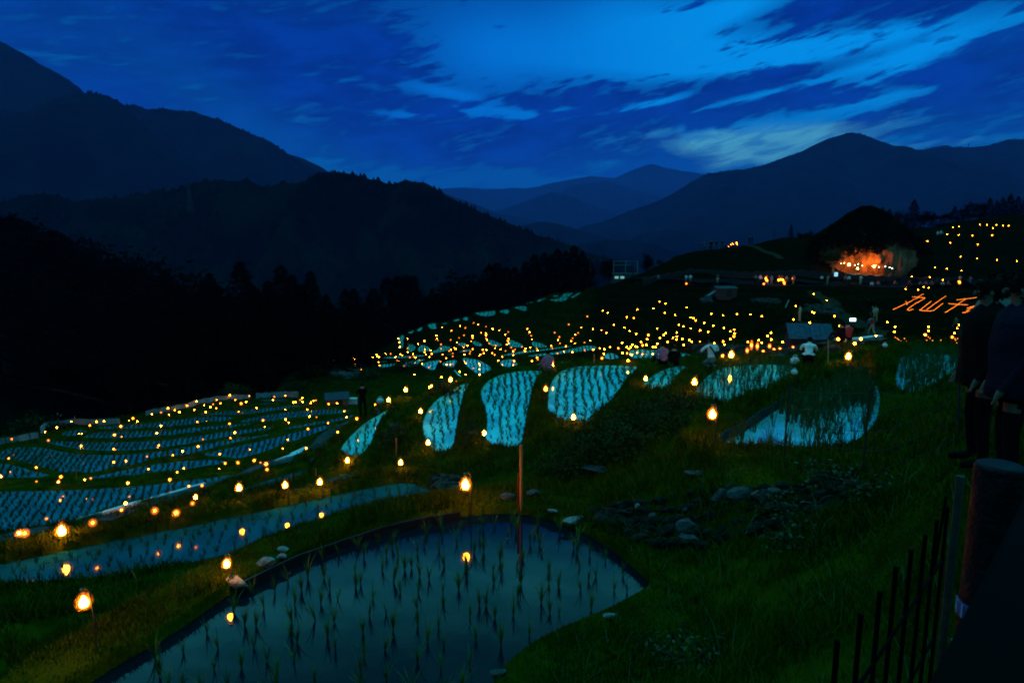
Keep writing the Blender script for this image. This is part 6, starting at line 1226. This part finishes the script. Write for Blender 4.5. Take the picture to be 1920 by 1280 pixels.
# big spectators at the right edge
pA = at_y(1858, 560, 4.9); pA[2] = -3.15 + 1.75 - .35
def at_head(px, py, D, sc=1.0): p = at_y(px, py, D); return np.array([p[0], p[1], p[2] - 1.6 * sc])
person(0, 0, 'near', 70, 'black', 'black', 'large dark spectator in profile at the right edge', 'spectators behind the wire fence', p=at_head(1862, 545, 5.0), big=True)
b2 = person(0, 0, 'near', 120, 'navy', 'black', 'fair-haired spectator just behind the large dark one', 'spectators behind the wire fence', p=at_head(1882, 533, 6.2), big=True)
b2.children[0].data.materials.clear(); b2.children[0].data.materials.append(mat('fair_hair', (0.13, 0.11, 0.09), .6))
person(0, 0, 'near', 60, 'navy', 'black', 'nearest spectator cut off by the right edge', 'spectators behind the wire fence', p=at_head(1925, 540, 4.3), big=True)
# ------------------------------------------------------------------ wire fence, iron pickets, rail and post at the right
g0 = [hit(1470, 862), hit(1640, 858), hit(1822, 850)]; g0[2] = at_y(1816, 858, 6.6); g0[2][2] = ground(g0[2][0], g0[2][1])
root = empty('wire_fence', g0[0]); tag(root, 'thin wire mesh fence on leaning poles in front of the tall-rice pool', 'fence')
w = MB(); A_, B_ = g0[0], g0[2]; Hf = 1.15
def fp(u, h): q_ = A_ * (1 - u) + B_ * u; return np.array([q_[0] - A_[0], q_[1] - A_[1], float(ground(q_[0], q_[1])) + h - A_[2]])
for h in np.linspace(.08, Hf, 5): w.tube([fp(u, h + .03 * math.sin(u * 9)) for u in np.linspace(0, 1, 14)], .004, 3, caps=False)
Lf = np.linalg.norm(B_ - A_)
for k in range(int(Lf / .26)):
    u = k * .26 / Lf; w.tube([fp(u, .05), fp(min(1, u + .12 / Lf), .6), fp(min(1, u + .26 / Lf), Hf)], .004, 3, caps=False); w.tube([fp(u, Hf), fp(min(1, u + .26 / Lf), .05)], .0035, 3, caps=False)
w.obj('wire_mesh', M_stake, root)
for u, m in ((0.0, M_stake), (.5, M_stake)): 
    MB().tube([fp(u, -.2), fp(u, Hf + .05)], .014, 6).obj('post', m, root)
q = np.array(g0[2]); t = at_y(1858, 600, 6.2); MB().tube([q - A_ - [0, 0, .3], t - A_], .022, 8).obj('post', M_redp, root)
t = at_y(1800, 610, 7.0); q = at_y(1797, 870, 7.0); MB().tube([q - A_, t - A_], .018, 6).obj('post', M_stake, root)
tg = at_y(1855, 622, 6.1); MB().tube([tg - A_ - [0, 0, .12], tg - A_ + [.01, 0, .1]], .03, 8).obj('reflector', mat('pale_tape', (0.35, 0.45, 0.5), .4), root)
M_iron = mat('black_iron', (0.0012, 0.0012, 0.0015), .8, (0.0008, 0.0008, 0.001), 9, spec=.03)
root = empty('picket_fence', at_z(1570, 1200, -1.05)); tag(root, 'low row of thin black iron pickets at the lower right', 'fence'); O_ = at_z(1570, 1200, -1.05)
tops = [at_z(x, y, -1.05) for x, y in [(1570, 1200), (1614, 1150), (1650, 1108), (1680, 1062), (1709, 1030), (1735, 1002), (1757, 974), (1777, 950)]]
for t in tops: MB().tube([t - O_, t - O_ - [0, 0, 1.0]], .0075, 6).obj('picket', M_iron, root)
for dz in (.25, .62):
    MB().tube([tops[0] - O_ - [.15, .15, dz], tops[-1] - O_ - [0, 0, dz]], .006, 5).obj('rail', M_iron, root)
t = at_z(1801, 892, -.95); MB().tube([t - O_, t - O_ - [0, 0, 1.3]], .017, 8).obj('post', M_stake, root); t2 = at_z(1774, 930, -.98); MB().tube([t2 - O_, t2 - O_ + [.02, .05, -.35]], .006, 5).obj('stay', M_iron, root)
pp = at_y(1877, 872, 1.75); root = empty('guard_post', (pp[0], pp[1], -1.9)); tag(root, 'thick black round guard post with blue bands at the right edge', 'post'); h = pp[2] + 1.9
MB().lathe([(.068, 0), (.068, h - .012), (.064, h), (.052, h + .006), (.001, h + .009)], 32).obj('body', mat('black_pipe', (0.004, 0.005, 0.009), .5, (0.002, 0.003, 0.005), 5, spec=.08, bump=.3, bscale=9), root, True)
M_band = mat('blue_band', (0.06, 0.06, 0.22), .6, (0.03, 0.03, 0.12), 5); 
for zz in (h - .50, h - .66):
    bnd = MB().lathe([(.0705, -.028), (.073, -.02), (.073, .02), (.0705, .028)], 32, (0, 0, zz)); bnd.obj('band', M_band, root)
    st_ = MB()
    for k in range(16):
        a = k * 2 * math.pi / 16; st_.box((.0745 * math.cos(a), .0745 * math.sin(a), zz), (.002, .006, .045), rz=a)
    st_.obj('stripes', mat('pale_stripe', (0.25, 0.35, 0.6), .5), root)
e0 = at_z(1740, 1280, -.55); e1 = at_z(1920, 930, -.55); d_ = (e1 - e0); d_[2] = 0; L_ = np.linalg.norm(d_); d_ /= L_; nrm_ = np.array([d_[1], -d_[0], 0]); c_ = e0 + d_ * (L_ * .5) + nrm_ * .11 - [0, 0, .04]
root = empty('handrail', c_, math.atan2(d_[1], d_[0])); tag(root, 'broad black handrail crossing the lower right corner', 'railing')
bm = bmesh.new(); bmesh.ops.create_cube(bm, size=1); bmesh.ops.scale(bm, vec=(L_ * 2.0, .22, .08), verts=bm.verts); bmesh.ops.bevel(bm, geom=list(bm.edges), offset=.006, segments=2, affect='EDGES'); me = bpy.data.meshes.new('rail'); bm.to_mesh(me); bm.free(); me.materials.append(M_iron); link('rail', me, root)
for x_ in (-.35, .5): MB().tube([(x_, 0, -.04), (x_, 0, -1.3)], .03, 10).obj('post', M_iron, root)
